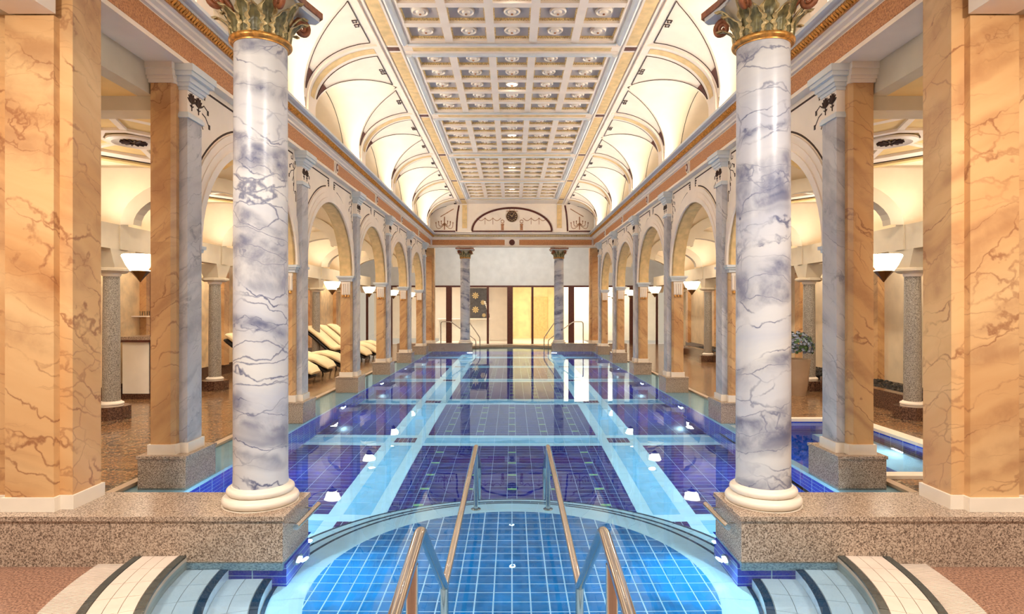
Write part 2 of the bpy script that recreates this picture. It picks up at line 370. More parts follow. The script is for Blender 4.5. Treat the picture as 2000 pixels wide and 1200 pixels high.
# ================================================================ POOL, BASIN, FLOORS
ZW, CY = .04, 4.2
def clip_y(poly, y, keep_above=True):
    out = []
    for i in range(len(poly)):
        a, b = poly[i], poly[(i+1) % len(poly)]
        ia = (a[1] >= y) == keep_above or a[1] == y; ib = (b[1] >= y) == keep_above or b[1] == y
        if ia: out.append(a)
        if ia != ib:
            t = (y-a[1])/(b[1]-a[1]); out.append((a[0]+(b[0]-a[0])*t, y))
    return out
def circ(r, n=72, cx=0, cy=CY): return [(cx+r*math.cos(2*math.pi*i/n), cy+r*math.sin(2*math.pi*i/n)) for i in range(n)]
def clip_convex(poly, clip):
    out = poly
    for i in range(len(clip)):
        a, b = clip[i], clip[(i+1) % len(clip)]; inp = out; out = []
        side = lambda p: (b[0]-a[0])*(p[1]-a[1]) - (b[1]-a[1])*(p[0]-a[0])
        for j in range(len(inp)):
            p, q = inp[j], inp[(j+1) % len(inp)]; sp, sq = side(p), side(q)
            if sp >= 0: out.append(p)
            if (sp >= 0) != (sq >= 0):
                t = sp/(sp-sq); out.append((p[0]+(q[0]-p[0])*t, p[1]+(q[1]-p[1])*t))
        if len(out) < 3: return []
    return out

# --- foreground floor around the basin
fl = struct('floor', 'brown speckled granite floor in the foreground around the round basin')
m = MB(); n = 48
ai = [math.pi + math.pi*i/n for i in range(n+1)]
inn = [(2.78*math.cos(a), CY+2.78*math.sin(a), 0) for a in ai]; out = [(9*math.cos(a), CY+9*math.sin(a)*.9, 0) for a in ai]
m.grid([inn, out]); m.grid([[(p[0], p[1], 0) for p in inn], [(p[0], p[1], -.1) for p in inn]])
m.build('granite_paving', 'granite_floor', fl)
m = MB(); m.grid([[(2.78*math.cos(a), CY+2.78*math.sin(a), -.06) for a in ai], [(2.52*math.cos(a), CY+2.52*math.sin(a), -.06) for a in ai]])
m.build('gutter', 'darkedge', fl)
m = MB()                                                # overflow grating
ns = 420
for i in range(ns):
    a = math.pi*1.0 + math.pi*(i+.5)/ns; c, s_ = math.cos(a), math.sin(a); hw = .0062
    p = lambda r, q, z: (r*c - q*s_, CY + r*s_ + q*c, z)
    m.add([p(2.53,-hw,.0),p(2.53,hw,.0),p(2.77,hw,.0),p(2.77,-hw,.0),p(2.53,-hw,.02),p(2.53,hw,.02),p(2.77,hw,.02),p(2.77,-hw,.02)],
          [(4,5,6,7),(0,1,5,4),(1,2,6,5),(2,3,7,6),(3,0,4,7)])
for rr in (2.57, 2.65, 2.73):
    m.grid([[((rr+d)*math.cos(a), CY+(rr+d)*math.sin(a), .006) for a in ai] for d in (-.008, .008)])
m.build('overflow_grating', 'whitetile', fl, kind='stuff')

# --- arc tiles
def arc_tile(m, r0, r1, a0, a1, z0, z1, k=4, mi=0):
    A = [a0+(a1-a0)*i/k for i in range(k+1)]
    P = [(r0*math.cos(a), CY+r0*math.sin(a)) for a in A] + [(r1*math.cos(a), CY+r1*math.sin(a)) for a in A[::-1]]
    nn = len(P)
    m.add([(x,y,z0) for x,y in P] + [(x,y,z1) for x,y in P],
          [tuple(nn+i for i in range(nn))] + [(i,(i+1)%nn,nn+(i+1)%nn,nn+i) for i in range(nn)], mi)
def solid_ring(m, r0, r1, z0, z1, a0, a1, n=48):
    A = [a0+(a1-a0)*i/n for i in range(n+1)]
    f = lambda r, z: [(r*math.cos(a), CY+r*math.sin(a), z) for a in A]
    m.grid([f(r0, z0), f(r0, z1), f(r1, z1), f(r1, z0)])
def end_ang(r): return math.asin(min(1, (CY-4.10)/r))   # stop at the ledges' front face
rim = struct('trim_1', 'white tiled rim of the round basin with slate edging')
steps = struct('trim_2', 'pale curved underwater steps with teal edging in the basin')
def ring_tiles(parent, r0, r1, z, rows, ln, mat, edges, edgemat, body, bodymat, zb):
    e = end_ang(r1); a0, a1 = math.pi+e, 2*math.pi-e
    m = MB(); solid_ring(m, r0, r1, zb, z-.012, a0, a1); m.build(body, bodymat, parent)
    nt_ = int(round((r0+r1)/2*(a1-a0)/ln)); da = (a1-a0)/nt_; g = .004
    lo = r0 + (edges if edges else 0)
    hi = r1 - (edges if (edges and edgemat == 'darkedge') else 0)
    for j in range(rows):
        ra, rb = lo+(hi-lo)*j/rows+g/2, lo+(hi-lo)*(j+1)/rows-g/2
        me = MB(); arc_tile(me, ra, rb, -da/2+g/2/ra, da/2-g/2/ra, z-.012, z)
        for q in me.v: pass
        me = MB(); 
        A = [(-da/2+g/2/ra) + (da-g/ra)*i/4 for i in range(5)]
        P = [(ra*math.cos(a), ra*math.sin(a)) for a in A] + [(rb*math.cos(a), rb*math.sin(a)) for a in A[::-1]]
        nn = len(P); me.add([(x,y,-.012) for x,y in P]+[(x,y,0) for x,y in P], [tuple(nn+i for i in range(nn))]+[(i,(i+1)%nn,nn+(i+1)%nn,nn+i) for i in range(nn)])
        mm = me.mesh('tile', mat)
        for i in range(nt_):
            o = put('tile', mm, parent, (0, CY, z)); o.rotation_euler = (0, 0, a0+da*(i+.5))
    if edges:
        rings = [(r0, r0+edges-g)] + ([(r1-edges+g, r1)] if edgemat == 'darkedge' else [])
        for ra, rb in rings:
            A = [(-da/2+g/2/ra) + (da-g/ra)*i/4 for i in range(5)]
            P = [(ra*math.cos(a), ra*math.sin(a)) for a in A] + [(rb*math.cos(a), rb*math.sin(a)) for a in A[::-1]]
            nn = len(P); me = MB(); me.add([(x,y,-.02) for x,y in P]+[(x,y,0.001) for x,y in P], [tuple(nn+i for i in range(nn))]+[(i,(i+1)%nn,nn+(i+1)%nn,nn+i) for i in range(nn)])
            mm = me.mesh('edge_tile', edgemat)
            for i in range(nt_):
                o = put('edge_tile', mm, parent, (0, CY, z)); o.rotation_euler = (0, 0, a0+da*(i+.5))
ring_tiles(rim, 2.18, 2.52, .075, 3, .2, 'whitetile', .05, 'darkedge', 'rim_body', 'whitegrout', -.45)
ring_tiles(steps, 1.90, 2.18, -.11, 2, .22, 'steptile', .055, 'tealedge', 'step_body', 'steptile', -.45)
ring_tiles(steps, 1.61, 1.90, -.26, 2, .22, 'steptile', .055, 'tealedge', 'step_body', 'steptile', -.45)
# --- basin floor: round field of blue tiles with a pale ring
basin = struct('floor_basin', 'round shallow basin floor of square blue tiles with a pale ring')
m = MB(); m.prism(circ(1.60), -1.31, -.4125); m.build('basin_slab', 'grout', basin)
fld = circ(1.36, 96); T = .12
def tile_mesh(poly, h=.008):
    n = len(poly); mm = MB(); mm.add([(x,y,0) for x,y in poly]+[(x,y,h) for x,y in poly], [tuple(range(n,2*n))]+[(i,(i+1)%n,n+(i+1)%n,n+i) for i in range(n)]); return mm
g = .0095; full = tile_mesh([(-T/2+g/2,-T/2+g/2),(T/2-g/2,-T/2+g/2),(T/2-g/2,T/2-g/2),(-T/2+g/2,T/2-g/2)]).mesh('basin_tile', 'basintile')
cand = []
for i in range(-12, 13):
    for j in range(-13, 13):
        x, y = (i+.5)*T, 4.255+j*T
        sq = [(x-T/2+g/2,y-T/2+g/2),(x+T/2-g/2,y-T/2+g/2),(x+T/2-g/2,y+T/2-g/2),(x-T/2+g/2,y+T/2-g/2)]
        if all(math.hypot(p[0], p[1]-CY) < 1.35 for p in sq): cand.append((x, y, None))
        else:
            c = clip_convex(sq, fld)
            if len(c) >= 3 and y > 2: cand.append((x, y, c))
cand.sort(key=lambda t: (t[1] < 3.55, abs(t[0])))
far = MB()
for idx, (x, y, c) in enumerate(cand):
    if idx < 300:
        if c is None: put('basin_tile', full, basin, (x, y, -.418))
        else: put('basin_tile', tile_mesh([(px-x, py-y) for px, py in c]).mesh('basin_tile', 'basintile'), basin, (x, y, -.418))
    else:
        sq = c or [(x-T/2+g/2,y-T/2+g/2),(x+T/2-g/2,y-T/2+g/2),(x+T/2-g/2,y+T/2-g/2),(x-T/2+g/2,y+T/2-g/2)]
        far.prism(sq, -.418, -.41)
far.build('basin_tile_field', 'basintile', basin, kind='stuff')
def full_ring(parent, r0, r1, z, cnt, mat, name, a0=0, a1=2*math.pi, h=.012):
    da = (a1-a0)/cnt; g = .004
    A = [(-da/2+g/2/r0) + (da-g/r0)*i/4 for i in range(5)]
    P = [(r0*math.cos(a), r0*math.sin(a)) for a in A] + [(r1*math.cos(a), r1*math.sin(a)) for a in A[::-1]]
    nn = len(P); me = MB(); me.add([(x,y,-h) for x,y in P]+[(x,y,0) for x,y in P], [tuple(nn+i for i in range(nn))]+[(i,(i+1)%nn,nn+(i+1)%nn,nn+i) for i in range(nn)])
    mm = me.mesh(name, mat)
    for i in range(cnt):
        o = put(name, mm, parent, (0, CY, z)); o.rotation_euler = (0, 0, a0+da*(i+.5))
full_ring(basin, 1.365, 1.578, -.41, 40, 'pooltile', 'ring_tile')
full_ring(basin, 1.581, 1.605, -.409, 40, 'tealedge', 'edge_tile', h=.03)
# descending steps to the deep pool
for r0, r1, z in ((1.605, 1.80, -.56), (1.80, 2.02, -.71)):
    m = MB(); m.prism(clip_y(circ(r1), 4.66), -1.31, z-.012); m.build('step_body', 'pooltile', steps)
    e = math.asin((4.66-CY)/r1)
    full_ring(steps, r0, r1-.028, z, 26, 'pooltile', 'tile', e, math.pi-e)
    full_ring(steps, r1-.025, r1, z+.001, 26, 'tealedge', 'edge_tile', e, math.pi-e, .03)

# --- deep pool
pool = struct('floor_pool', 'deep pool floor of navy tile panels framed by pale bands')
YE = 23.5; ZF = -1.31
bx(-3.05, 3.05, 4.6, YE+.2, ZF-.15, ZF-.002).build('pool_slab', 'grout', pool)
stuff_n = MB(); stuff_w = MB(); stuff_s = MB(); stuff_g = MB(); stuff_m = MB()
def rect_poly(x0, x1, y0, y1): return [(x0,y0),(x1,y0),(x1,y1),(x0,y1)]
def tileset(x0, x1, y0, y1, nx, ny, sink, g=.005, objname=None, mat=None):
    wx, wy = (x1-x0)/nx, (y1-y0)/ny
    me = None
    if objname: me = tile_mesh(rect_poly(-wx/2+g/2, wx/2-g/2, -wy/2+g*.75, wy/2-g*.75)).mesh(objname, mat)
    for i in range(nx):
        for j in range(ny):
            cx, cy = x0+(i+.5)*wx, y0+(j+.5)*wy
            if objname: put(objname, me, pool, (cx, cy, ZF-.008))
            else: sink.add(*flat_tile(cx-wx/2+g/2, cx+wx/2-g/2, cy-wy/2+g*.75, cy+wy/2-g*.75))
def flat_tile(x0, x1, y0, y1):
    return ([(x0,y0,ZF-.008),(x1,y0,ZF-.008),(x1,y1,ZF-.008),(x0,y1,ZF-.008),(x0,y0,ZF),(x1,y0,ZF),(x1,y1,ZF),(x0,y1,ZF)], [(4,5,6,7),(0,1,5,4),(1,2,6,5),(2,3,7,6),(3,0,4,7)])
cols = []
for c in (0, .507, 1.0145): cols.append(('s', c-.055, c+.055))
cols += [('t', .055, .2535), ('t', .2535, .452), ('t', .562, .761), ('t', .761, .9595), ('t', 1.0695, 1.19), ('t', 1.19, 1.31)]
allc = []
for t, a, b in cols:
    allc.append((t, a, b))
    if a > 0 or t == 't': allc.append((t, -b, -a))
for k in range(-1, 6):
    ya, yb = Y0+PB*k+.31, Y0+PB*(k+1)-.31
    ya = max(ya, 4.66); yb = min(yb, YE)
    nr = max(1, int(round((yb-ya)/.1243)))
    near = (k == 0)
    if k >= 0:
        for t, a, b in allc:
            if t == 't': tileset(a, b, ya, yb, 1, nr, stuff_n, objname='navy_tile' if near else None, mat='navytile')
            else:
                hh = (yb-ya)/(nr*2)
                me = tile_mesh(rect_poly(-(b-a)/2+.0025, (b-a)/2-.0025, -hh/2+.003, hh/2-.003)) if near else None
                m1 = me.mesh('mosaic_tile', 'navytile') if near else None; m2 = me.mesh('green_tile', 'greentile') if near else None
                for j in range(nr*2):
                    cy = ya+(j+.5)*hh; gr = (j % 8 == 4)
                    if near: put('green_tile' if gr else 'mosaic_tile', m2 if gr else m1, pool, ((a+b)/2, cy, ZF-.008))
                    else: (stuff_g if gr else stuff_n).add(*flat_tile(a+.0025, b-.0025, cy-hh/2+.003, cy+hh/2-.003))
    for s in (-1, 1):                                   # side panels
        tileset(*sorted((s*1.9, s*3.05)), ya, yb, 5, nr, stuff_n)
        nn = max(1, int((yb-ya)/.3))
        for xa_, xb_, sk in ((1.31, 1.46, stuff_w), (1.46, 1.75, stuff_m), (1.75, 1.9, stuff_w)): tileset(*sorted((s*xa_, s*xb_)), ya, yb, 1, nn, sk)
    if k >= 0:                                          # cross band at the pier line
        yy0, yy1 = Y0+PB*k-.31, min(YE, Y0+PB*k+.31)
        for da_, db_, sk in ((0, .15, stuff_w), (.15, yy1-yy0-.15, stuff_m), (yy1-yy0-.15, yy1-yy0, stuff_w)):
            if db_-da_ < .05: continue
            tileset(-1.31, 1.31, yy0+da_, yy0+db_, 10, 1, sk)
            for s in (-1, 1): tileset(*sorted((s*1.9, s*3.05)), yy0+da_, yy0+db_, 4, 1, sk)
        for s in (-1, 1):
            a, b = sorted((s*1.31, s*1.9)); c = (a+b)/2
            tileset(a, b, yy0, yy0+.17, 2, 1, stuff_w); tileset(a, b, yy1-.17, yy1, 2, 1, stuff_w)
            tileset(a, c-.16, yy0+.17, yy1-.17, 1, 1, stuff_w); tileset(c+.16, b, yy0+.17, yy1-.17, 1, 1, stuff_w)
            tileset(c-.16, c+.16, yy0+.17, yy1-.17, 5, 2, stuff_s)
stuff_m.build('sky_blue_tile_field', 'midtile', pool, kind='stuff')
stuff_n.build('navy_tile_field', 'navytile', pool, kind='stuff'); stuff_w.build('pale_tile_field', 'pooltile', pool, kind='stuff')
stuff_s.build('purple_tile_field', 'purpletile', pool, kind='stuff'); stuff_g.build('green_tile_field', 'greentile', pool, kind='stuff')
# pool walls and the shallow shelf between the plinths
for s in (-1, 1):
    pw = struct('wall_pool_' + SIDE[s], 'blue tiled %s wall of the pool below the water' % SIDE[s])
    bx(s*3.05, s*3.15, 4.6, YE+.2, ZF-.1, -.13).build('tiled_wall', 'wallblue_y', pw)
    bx(s*3.047, s*3.15, 4.6, YE+.2, -.13, -.02).build('pale_border', 'pooltile', pw)
    m = MB()
    if s < 0: m.box(s*3.15, s*3.6, 4.64, YE+.2, -.12, -.02)
    else: m.box(3.15, 3.6, 9.05, YE+.2, -.12, -.02); m.box(3.15, 3.6, 4.64, 6.15, -.12, -.02)
    m.build('shallow_shelf', 'pooltile', pw)
    for k in range(-1, 5):
        y = Y0+PB*(k+.5)
        if y < 4.9: y = 5.3
        lp = MB(); lp.extr_x([(y+.07*math.cos(q*math.pi/8), -.45+.07*math.sin(q*math.pi/8)) for q in range(16)], s*3.02, s*3.05)
        o = lp.build('lamp_ring', 'steel', pw)
        lp = MB(); lp.extr_x([(y+.05*math.cos(q*math.pi/8), -.45+.05*math.sin(q*math.pi/8)) for q in range(16)], s*3.01, s*3.022)
        lp.build('lamp_lens', 'poollamp', o)
pw = struct('wall_pool_end', 'blue tiled far end wall of the pool below the water')
bx(-3.05, 3.05, YE, YE+.1, ZF-.1, -.02).build('tiled_wall', 'wallblue_x', pw)
pw = struct('wall_pool_near', 'blue tiled near wall of the pool below the granite ledges')
m = MB(); m.box(-3.6, -1.52, 4.14, 4.62, ZF, -.06); m.box(1.52, 3.6, 4.14, 4.62, ZF, -.06)
m.box(-1.7, 1.7, 4.1, 4.14, ZF, -.45); m.build('tiled_wall', 'wallblue_x', pw)
# right-hand extension of the pool
ex = struct('floor_extension', 'small lit blue tiled side basin on the right between the nearest piers')
bx(3.05, 4.93, 6.15, 9.05, -.75, -.65).build('extension_slab', 'cobalt', ex)
m = MB(); m.box(4.93, 5.0, 6.15, 9.05, -.75, .05); m.box(3.5, 5.0, 9.05, 9.12, -.75, .05); m.box(3.5, 5.0, 6.08, 6.15, -.75, .05)
m.build('side_wall', 'wallblue_y', ex)
bx(4.2, 4.8, 6.6, 8.6, -.65, -.35).build('seat_bench', 'pooltile', ex)
m = MB(); m.box(4.93, 5.12, 6.0, 9.2, .05, .09); m.box(3.55, 4.93, 9.05, 9.2, .05, .09); m.box(3.55, 4.93, 6.0, 6.15, .05, .09)
m.build('stone_kerb', 'stone_white', ex)
# water
m = MB()
def wpoly(p): m.add([(x, y, ZW) for x, y in p], [tuple(range(len(p)))])
wpoly(rect_poly(-3.6, 3.6, 4.64, 6.15)); wpoly(rect_poly(-3.6, 4.93, 6.15, 9.05)); wpoly(rect_poly(-3.6, 3.6, 9.05, YE))
wpoly(rect_poly(-1.515, 1.515, 4.098, 4.64)); wpoly(clip_y(circ(2.182, 96), 4.098, False))
wpoly(rect_poly(-1.515, 1.515, YE, YE+.5)); wpoly(clip_y(circ(2.18, 64, 0, YE+.45), YE+.5))
m.build('pool_water', 'water', None, True, label='still clear blue water filling the pool and round basin', category='water', kind='stuff')

# --- aisle floors
for s in (-1, 1):
    d = struct('floor_' + SIDE[s], 'glossy brown mosaic aisle floor on the %s' % SIDE[s])
    m = MB()
    if s < 0: m.box(-7.4, -3.6, 4.1, 28, -.1, .06)
    else:
        m.box(3.6, 7.4, 9.12, 28, -.1, .06); m.box(5.0, 7.4, 4.1, 9.12, -.1, .06); m.box(3.6, 5.0, 4.1, 6.08, -.1, .06)
    m.build('mosaic_paving', 'mosaic', d)
    m = MB()
    for a, b in ([(4.64, 23.6)] if s < 0 else [(4.64, 6.0), (9.2, 23.6)]): m.box(s*3.594, s*3.68, a, b, .0, .066)
    m.build('pool_edge_kerb', 'pot', d)
d = struct('floor_end', 'pale stone floor at the far end beyond the pool')
m = MB(); m.box(-3.6, -2.45, 24.0, 34, -.1, .06); m.box(2.45, 3.6, 24.0, 34, -.1, .06); m.box(-2.45, 2.45, 26.4, 34, -.1, .06); m.build('paving', 'stone_white', d)
m = MB()
solid = [math.pi*i/40 for i in range(41)]
f_ = lambda r, z: [(r*math.cos(a), YE+.45+r*math.sin(a), z) for a in solid]
m.grid([f_(2.18, -.5), f_(2.18, .12), f_(2.5, .12), f_(2.5, .0)])
m.build('far_basin_rim', 'granite', d)
m = MB(); m.prism([(x, y) for x, y in clip_y(circ(2.2, 64, 0, YE+.45), YE)], -.5, -.45); m.build('far_basin_floor', 'pooltile', d)

# ================================================================ LEDGES, COLUMNS, BIG PIERS
def ledge(s, ya, yb, lab, xs):
    t = struct('granite_ledge', lab, (s*1.52, ya, -.05)); t['category'] = 'ledge'; t['kind'] = 'thing'
    cuts = [1.52] + xs + [4.4]
    for a, b in zip(cuts[:-1], cuts[1:]):
        bx(s*(a+.0015), s*(b-.0015), ya, yb, .309, .34).build('top_slab', 'granite', t)
    cuts = [1.532] + [x+.24 for x in xs] + [4.4]
    for a, b in zip(cuts[:-1], cuts[1:]):
        bx(s*(a+.002), s*(b-.002), ya+.012, yb-.012, .0, .305).build('face_slab', 'granite', t)
    bx(s*1.536, s*4.4, ya+.014, yb-.014, -.13, .0).build('submerged_footing', 'granitewet', t)
    bx(s*1.54, s*4.4, ya+.016, yb-.016, .0, .309).build('core', 'whitegrout', t)
    return t
for s in (-1, 1): ledge(s, 4.098, 4.64, 'speckled granite ledge under the big column in the %s foreground' % SIDE[s], [2.45])
for s in (-1, 1): ledge(s, YE, YE+.5, 'speckled granite ledge at the far end, %s of the centre' % SIDE[s], [2.6])

def leaf_mesh(h, wd, curl, name):
    m = MB(); nu, nv = 12, 9; rows = []
    for i in range(nu+1):
        t = i/nu
        wv = wd*(.55+.55*math.sin(math.pi*min(1, t*1.05+.05)))*(1+.22*math.sin(t*math.pi*7))
        if t > .85: wv *= max(.15, 1-(t-.85)/.17)
        z = h*(t if t < .8 else .8+.2*math.sin((t-.8)/.2*math.pi*.75)*.8); o = .012+.02*t+curl*max(0, t-.45)**2*3.3
        row = []
        for j in range(nv+1):
            q = j/nv*2-1
            row.append((o+.014*(1-abs(q))-.012*abs(q)+.006*math.cos(q*12), q*wv/2, z-.02*abs(q)*t))
        rows.append(row)
    m.grid(rows)
    for idx in range(len(m.f)):
        j = idx % nv; m.m[idx] = 1 if j in (0, 1, nv-2, nv-1) or idx//nv >= nu-2 else 0
    return m.mesh(name, ['olive', 'leafgold'], True, 1.2)
LF1 = leaf_mesh(.17, .125, .11, 'acanthus_leaf'); LF2 = leaf_mesh(.27, .12, .12, 'acanthus_leaf')
def volute_mesh():
    m = MB(); pts = []; rs = []
    pts.append((.13, 0, .0)); rs.append(.012)
    pts.append((.2, 0, .10)); rs.append(.016)
    for i in range(34):
        a = math.pi*.62 - i*.36; r = .062*(1-i/36); pts.append((.31+r*math.cos(a), 0, .125+r*math.sin(a))); rs.append(.022*(1-i/60))
    m.tube(pts, rs, 8); return m.mesh('volute', 'redbrown', True, 1.2)
VOL = volute_mesh()
def column(s, y, lab, z0=.34):
    x = s*1.81; t = thing('corinthian_column', (x, y, z0), lab, 'column')
    pr = [(.262, .34)] + [(.226+.036*math.cos(a), .372+.032*math.sin(a)) for a in [R_(-80+16*i) for i in range(11)]] + [(.222, .41)] + \
         [(.205+.026*math.cos(a), .437+.025*math.sin(a)) for a in [R_(-80+16*i) for i in range(11)]] + [(.203, .468), (.198, .474)]
    MB().lathe(pr, x, y, 48).build('base', 'stone_white', t, True)
    MB().lathe([(.19, .47), (.186, .55), (.186, 1.5), (.184, 2.6), (.182, 3.6)], x, y, 48).build('shaft', 'blue', t, True)
    MB().lathe([(.188, 3.6)] + [(.19+.026*math.cos(a), 3.63+.022*math.sin(a)) for a in [R_(-90+18*i) for i in range(11)]] + [(.185, 3.655)], x, y, 48).build('neck_ring', 'gold', t, True)
    cap = MB().lathe([(.178, 3.64), (.18, 3.74), (.2, 3.84), (.25, 3.92), (.27, 3.93)], x, y, 32).build('capital_bell', 'greige', t, True)
    for i in range(8):
        a = 2*math.pi*i/8 + .2
        o = put('acanthus_leaf', LF1, cap, None);
        o.location = (x+.185*math.cos(a), y+.185*math.sin(a), 3.65); o.rotation_euler = (0, 0, a)
        a += math.pi/8
        o = put('acanthus_leaf', LF2, cap, None);
        o.location = (x+.178*math.cos(a), y+.178*math.sin(a), 3.65); o.rotation_euler = (0, 0, a)
    for i in range(4):
        o = put('volute', VOL, cap, None);
        a = math.pi/4+i*math.pi/2; o.location = (x, y, 3.72); o.rotation_euler = (0, 0, a)
    pts = []
    for i in range(4):
        a = math.pi/4 + i*math.pi/2
        for d in (-.07, .07): pts.append((x+.44*math.cos(a+d), y+.44*math.sin(a+d)))
        for q in (.25, .5, .75):
            aa = a+.07+(math.pi/2-.14)*q; r = .44-(.44-.262)*math.sin(math.pi*q)**.7; pts.append((x+r*math.cos(aa), y+r*math.sin(aa)))
    ab = MB().prism(pts, 3.925, 3.955).prism([(x+(px-x)*1.06, y+(py-y)*1.06) for px, py in pts], 3.955, 4.0, 1).build('abacus', ['paleblue', 'redbrown'], t)
    bx(x-.2, x+.2, y-.2, y+.2, 4.0, 4.06).build('impost_block', 'white', t)
for s in (-1, 1): column(s, 4.43, 'tall veined blue-white marble column with gilded capital, %s foreground' % SIDE[s])
for s in (-1, 1): column(s, YE+.25, 'slender distant marble column with gilded capital, %s at the far end' % SIDE[s])

def outline_inset(poly, d): return poly
for s in (-1, 1):                                      # the big near piers
    for far_ in (0, 1):
        yb = 4.2 if not far_ else 24.05
        dr = 1
        t = thing('marble_pier', (s*3.3, yb+.35, .34), ('broad orange marble pier at the %s edge of the foreground' if not far_ else 'distant orange marble pier at the %s end of the far ledge') % SIDE[s], 'pier')
        P = [(3.475, yb+.01), (3.14, yb+.01), (3.14, yb+.066), (3.05, yb+.066), (3.05, yb+.36), (3.56, yb+.36), (3.56, yb+.066), (3.475, yb+.066)]
        P = [(s*x, y) for x, y in P]; 
        c = (s*3.3, yb+.2)
        front = MB().box(s*3.475, s*3.14, yb+.01, yb+.07, .43, 3.74); front.build('front_pilaster', 'orange', t)
        MB().box(s*3.05, s*3.56, yb+.066, yb+.36, .43, 4.06).build('shaft', 'orange', t)
        MB().prism([(c[0]+(x-c[0])*1.0+(.018 if x*s < 3.3 else -.018)*-s, y+(-.018 if y < yb+.2 else .018)) for x, y in P], .34, .435).build('skirting', 'stone_white', t)

# ================================================================ PIERS OF THE ARCADE
ZS, RA, RB = 2.36, PB/2-.22, 1.22                      # arch springing, half width, rise
PALM = None
def palmette_mesh():
    m = MB()
    for i, a in enumerate((-1.1, -.7, -.35, 0, .35, .7, 1.1)):
        ln = .07+.03*math.cos(a); 
        m.tube([(0, 0, 0), (0, math.sin(a)*ln*.6, math.cos(a)*ln*.6), (0, math.sin(a)*ln, math.cos(a)*ln)], [.004, .012, .005], 5)
    m.tube([(0, -.03, -.02), (0, 0, -.035), (0, .03, -.02)], .006, 5); m.tube([(0, 0, 0), (0, 0, -.07)], .006, 5)
    return m.mesh('palmette', 'ink', True)
PALM = palmette_mesh()
for s in (-1, 1):
    for k, y in enumerate(YK):
        last = (k == 5)
        t = thing('marble_pier', (s*3.3, y, .02), '%s arcade pier on the %s of the pool, orange with grey-blue pilaster' % (ORD[k], SIDE[s]), 'pier', 'arcade piers')
        L2 = lambda a, b: tuple(sorted((s*a, s*b)))
        x0, x1 = L2(3.05, 3.52)
        # granite plinth of slabs
        bx(*L2(3.06, 3.51), y-.29, y+.29, -.02, .31).build('plinth_face_slab', 'granite', t)
        bx(x0, x1, y-.3, y+.3, .313, .34).build('plinth_top_slab', 'granite', t)
        bx(*L2(3.065, 3.505), y-.285, y+.285, -.1, -.02).build('submerged_footing', 'granitewet', t)
        ztop = 3.87 if k == 0 else ZS
        c = .035
        core = [(3.205, y-.22+c), (3.205+c, y-.22), (3.43, y-.22), (3.43, y+.22), (3.205+c, y+.22), (3.205, y+.22-c)]
        if k == 0:
            MB().prism([(s*a, b) for a, b in core], .43, ZS).build('shaft', 'orange2', t)
            MB().prism([(s*a, b) for a, b in [(3.205, y-.22+c), (3.205+c, y-.22), (3.43, y-.22), (3.43, y+.0), (3.205, y+.0)]], ZS, 3.87).build('upper_shaft', 'orange2', t)
        else: MB().prism([(s*a, b) for a, b in core], .43, ZS).build('shaft', 'orange2', t)
        bx(*L2(3.125, 3.21), y-.135, y+.135, .43, 3.565).build('pilaster', 'blue2', t)
        sk = MB(); sk.box(*L2(3.185, 3.45), y-.24, y+.24, .34, .435); sk.box(*L2(3.105, 3.2), y-.155, y+.155, .34, .435); sk.build('skirting', 'stone_white', t)
        # pilaster necking, palmette panel and capital
        nk = MB(); nk.box(*L2(3.105, 3.21), y-.155, y+.155, 3.565, 3.6); nk.box(*L2(3.115, 3.21), y-.145, y+.145, 3.6, 3.62); nk.build('necking', 'paleblue', t)
        fr = bx(*L2(3.122, 3.21), y-.138, y+.138, 3.62, 3.83).build('palmette_panel', 'white', t)
        for d in (-.065, .065):
            o = put('palmette', PALM, fr, None); o.location = (s*3.119, y+d, 3.72)
        cp = MB()
        for i, (a, zz0, zz1) in enumerate(((.012, 3.83, 3.86), (.03, 3.86, 3.895), (.05, 3.895, 3.945), (.085, 3.945, 3.985), (.10, 3.985, 4.05))):
            cp.box(*L2(3.122-a, 3.21), y-.138-a, y+.138+a, zz0, zz1)
        cp.build('capital', 'paleblue', t)
        if k == 0:
            cp = MB()
            for a, zz0, zz1 in ((.015, 3.87, 3.9), (.03, 3.9, 3.93), (.05, 3.93, 3.99), (.065, 3.99, 4.05)):
                cp.box(*L2(3.205-a*.2, 3.43+a), y-.22-a, y-.01, zz0, zz1)
            cp.build('side_capital', 'white', t)
        # impost under the arch and triglyph block
        im = MB(); ya, yb = (y-.285, y+.285) if k else (y+.14, y+.285)
        im.box(*L2(3.15, 3.5), ya, yb, 2.325, 2.36); im.box(*L2(3.17, 3.48), ya+(.02 if k else 0), yb-.02, 2.295, 2.325); im.box(*L2(3.19, 3.46), ya+(.04 if k else 0), yb-.04, 2.25, 2.295)
        im.build('impost', 'paleblue', t)
        if k:
            tr = MB(); tr.box(*L2(3.235, 3.405), y-.235, y-.22, 1.985, 2.24)
            for i in range(4): tr.box(*L2(3.24+.042*i, 3.268+.042*i), y-.25, y-.235, 2.0, 2.2)
            tr.box(*L2(3.23, 3.41), y-.252, y-.22, 2.2, 2.24)
            tb = tr.build('triglyph', 'white', t)
            for i in range(3):
                MB().lathe([(.008, 1.985), (.022, 1.96), (.022, 1.945), (.006, 1.935)], s*(3.265+.055*i), y-.236, 10).build('gold_drop', 'gold', tb, True)

